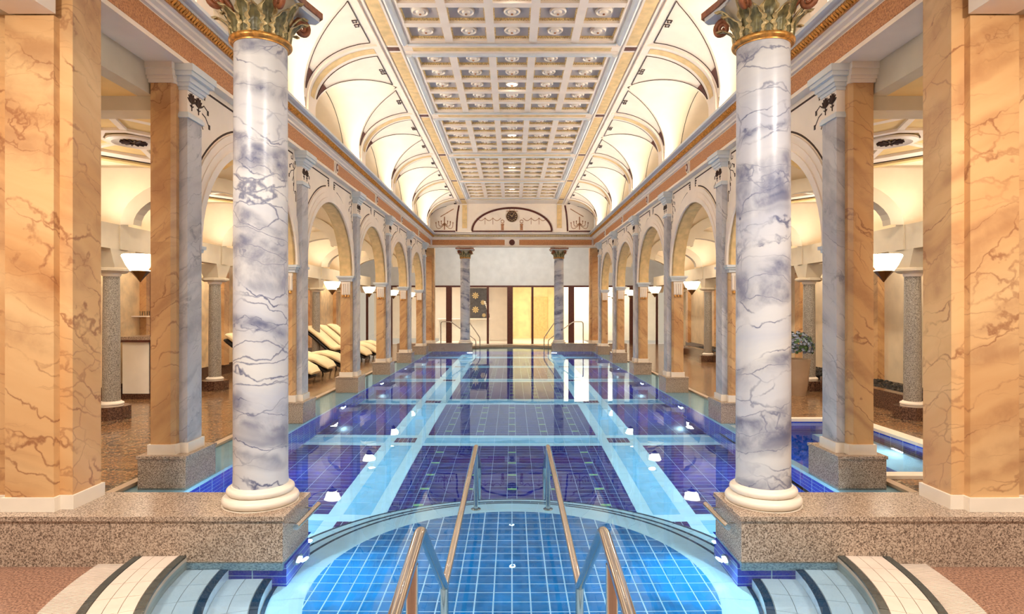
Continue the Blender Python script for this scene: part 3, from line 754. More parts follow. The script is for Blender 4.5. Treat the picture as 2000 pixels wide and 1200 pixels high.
# ================================================================ ARCADE WALLS + ENTABLATURE
def ribbon(m, pts, wd, x, th, s):                      # flat strip on a wall of constant x; pts are (y,z)
    n = len(pts); A = []; B = []
    for i, p in enumerate(pts):
        a = pts[max(0, i-1)]; b = pts[min(n-1, i+1)]; d = math.hypot(b[0]-a[0], b[1]-a[1]) or 1
        nx, nz = -(b[1]-a[1])/d*wd/2, (b[0]-a[0])/d*wd/2
        A.append((s*x, p[0]+nx, p[1]+nz)); B.append((s*x, p[0]-nx, p[1]-nz))
    bk = lambda q: (q[0]+s*th, q[1], q[2])
    m.grid([[bk(q) for q in A], A, B, [bk(q) for q in B]])
for s in (-1, 1):
    wl = struct('wall_' + SIDE[s], 'cream arcade wall with round arches along the %s of the pool' % SIDE[s])
    for j in range(5):
        yc = YK[j]+PB/2; n = 28
        th = [math.pi*i/n for i in range(n+1)]
        ap = lambda r, q: (yc-(RA+r)*math.cos(q), ZS+(RB+r)*math.sin(q))
        m = MB()
        for x in (3.205, 3.43):
            for q0, q1 in zip(th[:-1], th[1:]):
                a, b = ap(0, q0), ap(0, q1); m.add([(s*x, a[0], a[1]), (s*x, b[0], b[1]), (s*x, b[0], 4.05), (s*x, a[0], 4.05)], [(0, 1, 2, 3)])
            for e in (-1, 1):
                m.add([(s*x, yc+e*RA, ZS), (s*x, yc+e*PB/2, ZS), (s*x, yc+e*PB/2, 4.05), (s*x, yc+e*RA, 4.05)], [(0, 1, 2, 3)])
        if j == 4:
            m.add([(s*3.205, YK[5], ZS), (s*3.205, YK[5]+.25, ZS), (s*3.205, YK[5]+.25, 4.05), (s*3.205, YK[5], 4.05)], [(0, 1, 2, 3)])
        sp = m.build('spandrel', 'cream', wl)
        m = MB(); m.grid([[(s*x, *ap(0, q)) for q in th] for x in (3.19, 3.445)])
        m.grid([[(s*x, *ap(-.012, q)) for q in th] for x in (3.22, 3.415)])
        m.build('arch_soffit', 'frieze' if False else 'band', wl, True)
        m = MB()                                         # stepped archivolt
        for r0, r1, pr in ((0, .085, .045), (.085, .17, .03), (.17, .25, .02)):
            m.grid([[(s*xx, *ap(r, q)) for q in th] for xx, r in ((3.205, r0), (3.205-pr, r0), (3.205-pr, r1), (3.205, r1))])
        m.build('archivolt', 'white', wl, True, .5)
        m = MB()                                         # painted ornament of both spandrels
        for e in (-1, 1):
            fy = lambda d: yc+e*d
            qs = [R_(a) for a in range(3, 82, 4)]
            arc = [(yc+e*(RA+.275)*math.cos(q), ZS+(RB+.275)*math.sin(q)) for q in qs]
            arc = [p for p in arc if abs(p[0]-yc) < PB/2-.17]
            ribbon(m, arc, .022, 3.2025, .003, s)
            top = [(fy(.14), 3.985), (fy(PB/2-.3), 3.985)]; ribbon(m, top, .022, 3.2025, .003, s)
            for zz in (3.94, 3.9, 3.86):
                ribbon(m, [(fy(.14), zz), (fy(.24-(3.94-zz)*.6), zz)], .026, 3.2025, .003, s)
            ribbon(m, [(fy(.15), 3.985), (fy(.15), ZS+(RB+.275)*math.sin(math.acos(.15/(RA+.275))))], .026, 3.2025, .003, s)
            ed = PB/2-.175
            ribbon(m, [(fy(ed), 3.3), (fy(ed), 3.45)], .02, 3.2025, .003, s)
            ribbon(m, [(fy(ed), 3.45), (fy(ed-.05), 3.45), (fy(ed-.05), 3.41)], .016, 3.2025, .003, s)
            kx = PB/2-.3
            ribbon(m, [(fy(kx), 3.985), (fy(kx), 3.9), (fy(kx-.06), 3.9), (fy(kx-.06), 3.94)], .016, 3.2025, .003, s)
            # sprig
            o_ = (PB/2-.27, 3.78)
            for pts in ([(0, .08), (.02, 0), (0, -.1), (.02, -.22), (0, -.34)], [(0, 0), (-.07, .05), (-.14, .02)], [(0, -.03), (-.1, -.06), (-.17, -.13)], [(.02, -.02), (.07, .03), (.06, .09)], [(0, -.12), (-.05, -.2)]):
                ribbon(m, [(fy(o_[0]+a), o_[1]+b) for a, b in pts], .012, 3.2025, .003, s)
            for a, b in ((-.15, .0), (-.18, -.14), (0, -.24), (.06, .09)):
                ribbon(m, [(fy(o_[0]+a-.02), o_[1]+b), (fy(o_[0]+a+.02), o_[1]+b)], .05, 3.2025, .003, s)
        m.build('painted_ornament', 'ink', wl)
    # entablature
    en = struct('trim_entablature_' + SIDE[s], 'white and orange entablature with gilded rope moulding on the %s' % SIDE[s])
    ya, yb = 3.0, YE+.2
    MB().extr_y([(3.13, 4.10), (3.11, 4.10), (3.10, 4.05), (3.45, 4.05), (3.6, 4.3), (3.6, 4.5), (3.02, 4.5), (3.02, 4.405), (3.06, 4.4), (3.06, 4.375), (3.10, 4.36), (3.10, 4.33), (3.13, 4.325)], ya, yb, 0, s).build('moulding', 'white', en)
    MB().extr_y([(3.0, 4.5), (2.985, 4.515), (2.95, 4.52), (2.92, 4.53), (2.92, 4.565), (2.97, 4.575), (3.9, 4.575), (3.9, 4.5)], ya, yb, 0, s).build('cornice', 'paleblue', en)
    m = MB(); nrp = 420
    for i in range(nrp):
        y = ya+1+(yb-ya-1)*(i+.5)/nrp
        m.tube([(s*3.005, y-.02, 4.41), (s*2.985, y, 4.452), (s*3.005, y+.02, 4.495)], [.012, .024, .012], 6)
    m.build('rope_moulding', 'gold', en, True, kind='stuff')
    MB().extr_y([(3.02, 4.405), (3.0, 4.405), (3.0, 4.5), (3.02, 4.5)], ya, yb, 0, s).build('rope_bed', 'gold', en)
    mids = [Y0+PB*(k+.5) for k in range(-1, 5)]
    ends = [3.0] + mids + [yb]
    for a, b in zip(ends[:-1], ends[1:]):
        bx(s*3.124, s*3.14, a+(.11 if a > 3 else 0), b-(.11 if b < yb else 0), 4.115, 4.31).build('frieze_panel', 'frieze', en)
    for y in mids:
        md = MB(); md.extr_x([(y+.075*math.cos(q*math.pi/12), 4.213+.095*math.sin(q*math.pi/12)) for q in range(24)], s*3.1, s*3.13)
        o = md.build('cameo_frame', 'stone_white', en)
        md = MB(); md.extr_x([(y+.052*math.cos(q*math.pi/12), 4.213+.072*math.sin(q*math.pi/12)) for q in range(24)], s*3.095, s*3.11)
        c2 = md.build('cameo', 'brown', o)
        md = MB(); md.extr_x([(y+.022*math.cos(q*math.pi/8), 4.213+.034*math.sin(q*math.pi/8)) for q in range(16)], s*3.085, s*3.1); md.build('cameo_relief', 'stone_white', o)

# ================================================================ CEILING
ceil = struct('ceiling', 'coffered ceiling with ochre bands and coved vaults above the pool')
ZC = 5.64
def rect_ring(x, y, w_, h_, t_, z0, z1):
    m = MB(); m.box(x-w_/2, x+w_/2, y-h_/2, y-h_/2+t_, z0, z1); m.box(x-w_/2, x+w_/2, y+h_/2-t_, y+h_/2, z0, z1)
    m.box(x-w_/2, x-w_/2+t_, y-h_/2+t_, y+h_/2-t_, z0, z1); m.box(x+w_/2-t_, x+w_/2, y-h_/2+t_, y+h_/2-t_, z0, z1); return m
PX, PYC = .615, (PB-.42)/5
ringm = MB()
for (zz0, zz1, sh, t_) in ((ZC+.04, ZC+.056, 0, .022),):
    w_, h_ = PX-.115, PYC-.115
    for e in (-1, 1):
        for i in range(14):
            f = (i+.5)/14-.5
            ringm.box(f*w_-.012, f*w_+.012, e*(h_/2)-.016*(e > 0), e*(h_/2)+.016*(e < 0), zz0, zz1)
            ringm.box(e*(w_/2)-.016*(e > 0), e*(w_/2)+.016*(e < 0), f*h_-.012, f*h_+.012, zz0, zz1)
    ringm.add(rect_ring(0, 0, w_, h_, .012, zz1, zz1+.02).v, rect_ring(0, 0, w_, h_, .012, zz1, zz1+.02).f)
RINGM = ringm.mesh('coffer_fringe', 'goldpaint')
ros = MB().lathe([(.115, 0), (.115, -.02), (.1, -.035), (.085, -.02), (.06, -.02), (.045, -.045), (.02, -.05), (.0, -.05)], 0, 0, 24, 0, False)
ROS = ros.mesh('rosette', 'stone_white', True, .6)
KNOB = MB().lathe([(.018, -.048), (.016, -.06), (.004, -.066)], 0, 0, 10).mesh('rosette_knob', 'umber', True)
for k in range(-1, 5):
    yc = Y0+PB*(k+.5)
    m = MB(); hy = PB/2-.21
    xs = [-2.5*PX+PX*i for i in range(6)]; ys = [yc-hy+PYC*i for i in range(6)]
    for i, x in enumerate(xs):
        a, b = (x-.0575 if i else x, x+.0575 if i < 5 else x)
        m.box(a, b if b > a else a+.0575, yc-hy, yc+hy, ZC, ZC+.2)
    for i, y in enumerate(ys):
        a, b = (y-.0575 if i else y, y+.0575 if i < 5 else y)
        m.box(-2.5*PX, 2.5*PX, a, b, ZC+.003, ZC+.2)
    m.build('coffer_grid', 'white', ceil)
    bx(-2.5*PX, 2.5*PX, yc-hy, yc+hy, ZC+.075, ZC+.2).build('coffer_panel', 'coffer', ceil)
    m = MB()                                             # raised frame around the field
    for e in (-1, 1):
        m.extr_y([(e*1.54, ZC), (e*1.56, ZC-.035), (e*1.60, ZC-.05), (e*1.635, ZC-.02), (e*1.64, ZC)], yc-hy, yc+hy)
        m.extr_x([(yc+e*hy, ZC), (yc+e*(hy-.02), ZC-.03), (yc+e*(hy+.03), ZC-.03), (yc+e*(hy+.04), ZC)], -1.54, 1.54)
    m.build('field_frame', 'paleblue', ceil)
    for i in range(5):
        for j in range(5):
            x, y = (i-2)*PX, yc+(j-2)*PYC
            put('coffer_fringe', RINGM, ceil, (x, y, 0))
            o = put('rosette', ROS, ceil, (x, y, ZC+.075))
            kn = put('rosette_knob', KNOB, o, (0, 0, 0))
    MB().lathe([(.1, ZC+.06), (.09, ZC+.045), (.0, ZC+.04)], 0, yc, 20, 0, False).build('ceiling_lamp_lens', 'cofferlamp', ceil, True)
ya, yb = 4.4, 23.25
m = MB()
for s in (-1, 1):
    m.box(s*1.54, s*2.0, ya, yb, ZC, ZC+.12)
for k in range(0, 6): m.box(-1.54, 1.54, YK[k]-.215, YK[k]+.215, ZC, ZC+.12)
m.box(-1.54, 1.54, YK[5]+.2, yb, ZC, ZC+.12)
m.build('ceiling_slab', 'white', ceil)
m = MB()
for s in (-1, 1):
    for xa, xb in ((1.66, 1.69), (1.885, 1.915)): m.box(s*xa, s*xb, ya, yb, ZC-.018, ZC)
    m.box(s*1.955, s*2.0, ya, yb, ZC-.03, ZC)
for k in range(0, 6):
    for e in (-1, 1): m.box(-1.62, 1.62, YK[k]+e*.1-.012, YK[k]+e*.1+.012, ZC-.016, ZC)
m.build('band_moulding', 'white', ceil)
for k in range(-1, 6):
    a, b = max(ya, Y0+PB*k+.13), (Y0+PB*(k+1)-.13 if k < 5 else yb)
    for s in (-1, 1): bx(s*1.70, s*1.875, a, b, ZC-.004, ZC+.01).build('ochre_band', 'band', ceil)
    if k >= 0:
        bx(-1.5, 1.5, YK[k]-.075, YK[k]+.075, ZC-.004, ZC+.01).build('ochre_band', 'band', ceil)
        for s in (-1, 1): bx(s*1.70, s*1.875, YK[k]-.06, YK[k]+.06, ZC-.006, ZC+.01).build('brown_inset', 'brown', ceil)
# coved vault with lunettes
XA, RX, ZB, RZ = 1.98, 1.07, 4.84, .80
def cove(ph, o=0): return (XA+(RX-o)*math.sin(ph), ZB+(RZ-o)*math.cos(ph))
WL, ZL0, HL, XBK = PB/2-.2, 4.5, 1.137, 3.85
def zl(d): return ZL0+HL*math.sqrt(max(0, 1-(d/WL)**2))
def cove_x(z):
    if z <= ZB: return XA+RX
    c = min(1, (z-ZB)/RZ); return XA+RX*math.sqrt(max(0, 1-c*c))
for s in (-1, 1):
    va = struct('ceiling_vault_' + SIDE[s], 'cream coved vault with ochre ribs and painted panels above the %s cornice' % SIDE[s])
    PH = [R_(a) for a in range(0, 91, 5)]
    for k in range(0, 6):                                # ribs
        m = MB(); prof = [cove(p) for p in PH] + [(3.05, 4.57)]
        for d0, d1, off in ((-.2, .2, .0), (-.165, .165, .03)):
            pts = [cove(p, off) for p in PH] + [(3.05-off, 4.57)]
            m.grid([[(s*x, YK[k]+d0, z) for x, z in prof], [(s*x, YK[k]+d0, z) for x, z in pts], [(s*x, YK[k]+d1, z) for x, z in pts], [(s*x, YK[k]+d1, z) for x, z in prof]])
        m.build('rib', 'white', va, True, .5)
        m = MB(); pts = [cove(p, .034) for p in PH[1:-1]]
        m.grid([[(s*x, YK[k]-.085, z) for x, z in pts], [(s*x, YK[k]+.085, z) for x, z in pts]]); m.build('rib_stripe', 'band', va, True)
        for e in (-1, 1):
            m = MB(); q0 = R_(66); tri = []
    for k in range(-1, 6):
        yc = Y0+PB*(k+.5); lo = 4.45-yc if k < 0 else -9; hi = 9 if k < 5 else 23.2-yc
        ds = [WL*math.sin(R_(a)) for a in range(-90, 91, 5)]
        ds = [d for d in ds if lo <= d <= hi]
        rows = []
        for d in ds:
            z = zl(d); xg = cove_x(z); rows.append([(s*(xg+(XBK-xg)*q/6), yc+d, z) for q in range(7)])
        if len(rows) > 1: MB().grid(rows).build('lunette_vault', 'warmwall', va, True)
        rows = [[(s*XBK, yc+d, 4.5), (s*XBK, yc+d, zl(d)+.01)] for d in ds]
        if len(rows) > 1: MB().grid(rows).build('lunette_wall', 'cream', va)
        # cove panels between rib and groin
        for e in (-1, 1):
            m = MB(); rows = []; ln = MB(); edge = []; ribs = []; tri = MB()
            for ph in [R_(a) for a in range(0, 91, 3)]:
                x, z = cove(ph); c = min(1, max(0, (z-ZL0)/HL)); dg = WL*math.sqrt(1-c*c); dr = PB/2-.19
                if k < 0 and e < 0: break
                dg = max(min(dg, dr), 0)
                if k == 5: dg = min(dg, hi) if e > 0 else dg
                rows.append([(s*x, yc+e*(dg+(dr-dg)*q/5), z) for q in range(6)])
                x2, z2 = cove(ph, .008); 
                if dr-.05 > dg+.07 and ph > R_(4) and (k < 5 or e < 0):
                    edge.append((s*x2, yc+e*(dg+.07), z2)); ribs.append((s*x2, yc+e*(dr-.05), z2))
                    if ph > R_(62): tri.v += [(s*x2, yc+e*(dg+.075), z2), (s*x2, yc+e*(dr-.055), z2)]
            if len(rows) > 1: m.grid(rows); m.build('cove_panel', 'cream', va, True)
            if len(edge) > 2:
                ln.tube(edge, .0055, 5); ln.tube(ribs, .0055, 5); ln.tube([edge[0], ribs[0]], .0055, 5)
                a, b = Vector(edge[0]), Vector(ribs[0])
                for f in (.42, .52):
                    p = a.lerp(b, f); q = Vector((s*.08, 0, -.006)); r_ = (b-a).normalized()*.07
                    ln.tube([p, p+q, p+q+r_, p+q*.4+r_, p+q*.4+r_*.4], .007, 4)
                ln.build('painted_line', 'ink', va)
                if len(tri.v) >= 4:
                    tri.f = [(i, i+1, i+3, i+2) for i in range(0, len(tri.v)-2, 2)]; tri.m = [0]*len(tri.f); tri.build('painted_wedge', 'brown', va)
        # dark green lines on the lunette vault
        if 0 <= k < 5 or k == -1:
            ln = MB()
            for xx in (3.35, 3.78):
                pts = [(s*xx, yc+d, zl(d)-.008) for d in ds if cove_x(zl(d)) < xx-.1]
                if len(pts) > 2: ln.tube(pts, .006, 5)
            if ln.v: ln.build('painted_line', 'green_ink', va)
# roof void closing
bx(-4.2, 4.2, 3.8, 24.5, 5.86, 5.95).build('roof_slab', 'white', ceil)
# transverse beams over the columns and end walls of the vault
for yy, nm, lab in ((4.2, 'wall_front', 'cream wall above the near columns'), (YE, 'wall_end', 'cream end wall with painted tympanum and clock above the far columns')):
    wq = struct(nm, lab)
    far_ = yy > 10
    a, b = (yy, yy+.42)
    bx(-3.12, 3.12, a+.02, b-.02, 4.06, 4.56).build('beam', 'white', wq)
    if not far_: bx(-3.9, 3.9, a+.1, b-.17, 4.56, 5.86).build('upper_wall', 'cream', wq); continue
    fy = a                                                # camera-facing side
    m = MB(); m.extr_x([(fy+.02, 4.10), (fy-.01, 4.10), (fy-.02, 4.06), (fy+.02, 4.06)], -3.1, 3.1)
    m.extr_x([(fy+.02, 4.33), (fy-.02, 4.335), (fy-.03, 4.37), (fy-.07, 4.385), (fy-.08, 4.41), (fy+.02, 4.41)], -3.05, 3.05)
    m.extr_x([(fy-.1, 4.5), (fy-.16, 4.515), (fy-.17, 4.56), (fy+.1, 4.575), (fy+.1, 4.5)], -3.0, 3.0); m.build('moulding', 'white', wq)
    for s in (-1, 1): bx(s*.28, s*3.05, fy-.004, fy+.03, 4.115, 4.31).build('frieze_panel', 'frieze', wq)
    m = MB()
    for i in range(96):
        x = -2.98+5.96*(i+.5)/96; m.box(x-.018, x+.018, fy-.13, fy-.05, 4.42, 4.49)
    m.build('dentil_band', 'goldpaint', wq, kind='stuff')
    bx(-3.0, 3.0, fy-.05, fy+.1, 4.41, 4.5).build('dentil_bed', 'white', wq)
    md = MB(); md.add([(.11*math.cos(q*math.pi/12), fy-.012, 4.213+.11*math.sin(q*math.pi/12)) for q in range(24)]+[(.11*math.cos(q*math.pi/12), fy+.03, 4.213+.11*math.sin(q*math.pi/12)) for q in range(24)], [tuple(range(24))]+[(q,(q+1)%24,24+(q+1)%24,24+q) for q in range(24)])
    md.build('brown_roundel', 'brown', wq)
    yw = fy-.3                                            # tympanum wall
    bx(-3.1, 3.1, yw, yw+.35, 4.56, 5.86).build('upper_wall', 'cream', wq)
    def fribbon(m, pts, wd, y, th=.006):
        n = len(pts); A = []; B = []
        for i, p in enumerate(pts):
            p0 = pts[max(0, i-1)]; p1 = pts[min(n-1, i+1)]; d = math.hypot(p1[0]-p0[0], p1[1]-p0[1]) or 1
            nx, nz = -(p1[1]-p0[1])/d*wd/2, (p1[0]-p0[0])/d*wd/2
            A.append((p[0]+nx, y, p[1]+nz)); B.append((p[0]-nx, y, p[1]-nz))
        bk = lambda q: (q[0], q[1]+th, q[2]); m.grid([[bk(q) for q in A], A, B, [bk(q) for q in B]])
    el = lambda rx, rz, n=40: [(-rx*math.cos(math.pi*i/n), 4.62+rz*math.sin(math.pi*i/n)) for i in range(n+1)]
    m = MB(); fribbon(m, el(1.5, .86), .07, yw-.02, .025); fribbon(m, [(-1.52, 4.6), (1.52, 4.6)], .05, yw-.02, .025)
    for s in (-1, 1):
        fribbon(m, [(s*2.14, 4.6), (s*3.0, 4.6)], .05, yw-.015, .02)
        pts = [(s*2.1, 4.6), (s*2.08, 5.0), (s*2.05, 5.3), (s*2.0, 5.58)]; fribbon(m, pts, .06, yw-.015, .02)
    m.build('painted_border', 'brown', wq)
    m = MB(); fribbon(m, el(1.62, .97), .11, yw-.03, .03); m.build('arch_moulding', 'white', wq)
    for s in (-1, 1): bx(s*1.70, s*1.875, yw-.03, yw+.01, 4.72, ZC-.05).build('ochre_band', 'band', wq)
    m = MB()
    for s in (-1, 1):                                     # garlands, urns and candelabra
        for i in range(3):
            c = .42+i*.3
            fribbon(m, [(s*(c+.3*q/6), 5.1-.1*math.sin(math.pi*q/6)) for q in range(7)], .022, yw-.006)
            if i: fribbon(m, [(s*c, 5.12), (s*c, 4.86)], .018, yw-.006)
        fribbon(m, [(s*.36, 4.64), (s*.36, 4.84)], .1, yw-.006); fribbon(m, [(s*.30, 4.86), (s*.42, 4.86)], .05, yw-.006)
        fribbon(m, [(s*(.36+.06*math.cos(q)), 4.97+.06*math.sin(q)) for q in [i*.5 for i in range(13)]], .025, yw-.006)
        cx = 2.55
        fribbon(m, [(s*cx, 4.66), (s*cx, 5.15)], .04, yw-.006)
        for rr, zz in ((.12, 4.92), (.22, 4.9), (.32, 4.86)):
            for e in (-1, 1): fribbon(m, [(s*cx+e*rr*math.sin(q*math.pi/12), zz-rr*.5*math.sin(q*math.pi/6)+(.06 if q == 6 else 0)) for q in range(7)], .022, yw-.006)
            for e in (-1, 1): fribbon(m, [(s*cx+e*rr-.02, zz+.06), (s*cx+e*rr+.02, zz+.06)], .05, yw-.006)
        fribbon(m, [(s*(2.2+.5*q/6), 5.45-.3*(q/6)) for q in range(7)], .03, yw-.006)
    fribbon(m, [(-.22, 5.36), (.22, 5.36)], .022, yw-.006); fribbon(m, [(-.08, 5.36), (-.08, 5.46), (.08, 5.46), (.08, 5.36)], .022, yw-.006)
    m.build('painted_garland', 'umber', wq)
    # clock
    ck = thing('wall_clock', (0, yw-.03, 5.16), 'round dark wall clock in the painted arch above the far columns', 'clock')
    disc = lambda r, y0, y1, n=32: MB().add([(r*math.cos(2*math.pi*q/n), y0, 5.16+r*math.sin(2*math.pi*q/n)) for q in range(n)]+[(r*math.cos(2*math.pi*q/n), y1, 5.16+r*math.sin(2*math.pi*q/n)) for q in range(n)], [tuple(range(n))]+[(q,(q+1)%n,n+(q+1)%n,n+q) for q in range(n)])
    disc(.215, yw-.05, yw).build('rim', 'bronze', ck); disc(.19, yw-.056, yw-.04).build('face', 'clock', ck)
    for h in range(12):
        a = h*math.pi/6; mm = MB(); fribbon(mm, [(.13*math.sin(a), 5.16+.13*math.cos(a)), (.17*math.sin(a), 5.16+.17*math.cos(a))], .018, yw-.06, .004); mm.build('hour_mark', 'goldpaint', ck)
    for a, l in ((R_(-55), .1), (R_(35), .15)):
        mm = MB(); fribbon(mm, [(-.02*math.sin(a), 5.16-.02*math.cos(a)), (l*math.sin(a), 5.16+l*math.cos(a))], .014, yw-.064, .004); mm.build('hand', 'goldpaint', ck)

# ================================================================ AISLES
XG = 6.05
for s in (-1, 1):
    SX = lambda a, b: tuple(sorted((s*a, s*b)))
    ac = struct('ceiling_aisle_' + SIDE[s], 'cream and yellow panelled aisle ceiling with cross arches on the %s' % SIDE[s])
    bx(*SX(3.45, 3.6), 3.0, 25, 3.77, 4.3).build('fascia_beam', 'greige', ac)
    bx(*SX(3.6, 7.4), 2.4, YK[0]-.14, 3.772, 3.9).build('near_panel', 'yellowceil', ac)
    bx(*SX(3.12, 3.44), 1.5, 4.2, 3.745, 4.04).build('near_beam', 'white', ac)
    rect = MB()
    for z0, xa, xb, ya, yb in ((3.755, 3.95, 5.6, 4.3, 5.6),):
        for q in (0, .06): rect.box(s*(xa+q), s*(xb-q), ya+q, ya+q+.02, z0, 3.78); rect.box(s*(xa+q), s*(xb-q), yb-q-.02, yb-q, z0, 3.78); rect.box(s*(xa+q), s*(xa+q+.02), ya+q, yb-q, z0, 3.78); rect.box(s*(xb-q-.02), s*(xb-q), ya+q, yb-q, z0, 3.78)
    rect.build('panel_moulding', 'ink', ac)
    bx(*SX(3.46, 6.0), YK[0]-.14, YK[0]+.14, 3.635, 3.77).build('cross_beam', 'greige', ac)
    for k in range(0, 6):
        yc = YK[k]+PB/2; ZA = 3.86
        bx(*SX(3.6, 6.6), YK[k]+.1, YK[k]+PB-.1, ZA, ZA+.1).build('bay_ceiling', 'warmwall', ac)
        # octagonal frame, spokes and rosette
        oc = lambda r, sc_=1: [(s*(4.72+r*.92*math.cos(R_(22.5+45*i))), yc+r*1.12*math.sin(R_(22.5+45*i))) for i in range(8)]
        def oct_ring(m, r0, r1, z0, z1):
            A, B = oc(r0), oc(r1)
            for i in range(8):
                j = (i+1) % 8
                m.add([(*A[i], z0), (*A[j], z0), (*B[j], z0), (*B[i], z0), (*A[i], z1), (*A[j], z1), (*B[j], z1), (*B[i], z1)], [(0,1,2,3),(0,1,5,4),(3,2,6,7)])
        m = MB(); m.prism(oc(.98), ZA-.012, ZA); m.build('octagon_panel', 'yellowceil', ac)
        m = MB(); oct_ring(m, .95, 1.2, ZA-.05, ZA); oct_ring(m, .34, .44, ZA-.045, ZA)
        for i in range(8):
            a, b = oc(.42)[i], oc(.97)[i]; d = Vector((b[0]-a[0], b[1]-a[1])).normalized(); nn = Vector((-d.y, d.x))*.035
            m.add([(a[0]+nn.x, a[1]+nn.y, ZA-.04), (b[0]+nn.x, b[1]+nn.y, ZA-.04), (b[0]-nn.x, b[1]-nn.y, ZA-.04), (a[0]-nn.x, a[1]-nn.y, ZA-.04), (a[0]+nn.x, a[1]+nn.y, ZA), (b[0]+nn.x, b[1]+nn.y, ZA), (b[0]-nn.x, b[1]-nn.y, ZA), (a[0]-nn.x, a[1]-nn.y, ZA)], [(0,1,2,3),(0,1,5,4),(3,2,6,7)])
        m.build('octagon_frame', 'cream', ac)
        m = MB(); oct_ring(m, 1.2, 1.22, ZA-.06, ZA); m.build('octagon_line', 'ink', ac)
        m = MB(); oct_ring(m, 1.22, 1.36, ZA-.09, ZA); m.build('octagon_cornice', 'yellowceil', ac)
        rs = MB().lathe([(.3, ZA-.045), (.3, ZA-.07), (.24, ZA-.085), (.2, ZA-.06), (.14, ZA-.06)], s*4.72, yc, 24, 0, False).build('vent_rosette', 'stone_white', ac, True)
        m = MB()
        for i in range(14):
            a = 2*math.pi*i/14; m.tube([(s*4.72+.05*math.cos(a), yc+.05*math.sin(a), ZA-.075), (s*4.72+.15*math.cos(a), yc+.15*math.sin(a), ZA-.07)], .014, 5)
        m.build('vent_fret', 'ink', rs)
        # cross arch (k>=1) with wall above
        if k >= 1:
            y = YK[k]; n = 20; cx, hw = 4.66, 1.2
            ex_ = lambda r, q: (cx-(hw+r)*math.cos(q), 2.97+(.72+r)*math.sin(q))
            th = [math.pi*i/n for i in range(n+1)]
            m = MB()
            for q0, q1 in zip(th[:-1], th[1:]):
                a, b = ex_(0, q0), ex_(0, q1); m.add([(s*a[0], y+.06, a[1]), (s*b[0], y+.06, b[1]), (s*b[0], y+.06, ZA), (s*a[0], y+.06, ZA)], [(0,1,2,3)])
            m.add([(s*(cx+hw), y+.06, 2.9), (s*6.6, y+.06, 2.9), (s*6.6, y+.06, ZA), (s*(cx+hw), y+.06, ZA)], [(0,1,2,3)])
            m.build('arch_wall', 'warmwall', ac)
            m = MB(); m.grid([[(s*ex_(r, q)[0], yy, ex_(r, q)[1]) for q in th] for r, yy in ((-.2, y+.1), (-.2, y-.1), (0, y-.1), (0, y+.1))])
            m.box(*SX(5.85, 6.1), y-.1, y+.1, 2.6, 2.97); m.box(*SX(3.43, 3.48), y-.1, y+.1, 2.36, 3.0)
            m.build('cross_arch', 'greige', ac)
    aw = struct('wall_outer_' + SIDE[s], 'outer aisle wall on the %s with fascia and niche panels' % SIDE[s])
    bx(*SX(5.87, 6.08), 2.6, 25.5, 2.6, 2.97).build('fascia', 'greige', aw)
    for k in range(0, 7):
        y = Y0+PB*k
        m = MB(); m.add([(s*5.9,y-.16,2.33),(s*6.2,y-.16,2.33),(s*6.2,y+.16,2.33),(s*5.9,y+.16,2.33),(s*5.87,y-.3,2.6),(s*6.25,y-.3,2.6),(s*6.25,y+.3,2.6),(s*5.87,y+.3,2.6)], [(0,1,2,3),(0,1,5,4),(1,2,6,5),(2,3,7,6),(3,0,4,7)])
        m.build('springer_block', 'greige', aw)
    bx(*SX(6.6, 6.7), 2.6, 25.5, 2.9, 3.95).build('cove_wall', 'warmwall', aw)
    bx(*SX(6.08, 7.3), 2.6, 25.5, 2.93, 2.97).build('niche_soffit', 'greige', aw)
    bx(*SX(7.25, 7.4), 2.0, 28, .06, 2.95).build('back_wall', 'curtain' if s > 0 else 'mosaic_gold', aw)
    bx(*SX(7.2, 7.25), 2.6, 25.5, .06, .32).build('skirting', 'granite_dark', aw)
    for k in range(0, 6):
        for d in (.35, PB-.55):
            bx(*SX(7.12, 7.25), YK[k]+d, YK[k]+d+.28, .3, 2.6).build('wall_pilaster', 'orange2' if k % 2 else 'orange', aw)
    for k in range(1, 6):
        y = YK[k]
        t = thing('granite_column', (s*XG, y, .06), '%s short grey granite column on a brown plinth in the %s aisle' % (ORD[k-1] if k < 5 else 'farthest', SIDE[s]), 'column', 'aisle granite columns')
        MB().lathe([(.26, .06), (.26, .25)], s*XG, y, 8, ph=R_(22.5)).build('plinth', 'granite_dark', t)
        MB().lathe([(.165, .25)] + [(.145+.025*math.cos(a), .285+.025*math.sin(a)) for a in [R_(-90+20*i) for i in range(10)]] + [(.13, .325)], s*XG, y, 28).build('base', 'stone_white', t, True)
        MB().lathe([(.122, .32), (.12, 1.0), (.11, 2.2)], s*XG, y, 28).build('shaft', 'granite_grey', t, True)
        MB().lathe([(.115, 2.2), (.13, 2.22), (.13, 2.25)], s*XG, y, 28).build('neck', 'stone_white', t, True)
        m = MB(); m.lathe([(.2, 2.25), (.24, 2.28), (.27, 2.28), (.27, 2.31), (.24, 2.33)], s*XG, y, 8, ph=R_(22.5)); m.build('capital', 'greige', t)
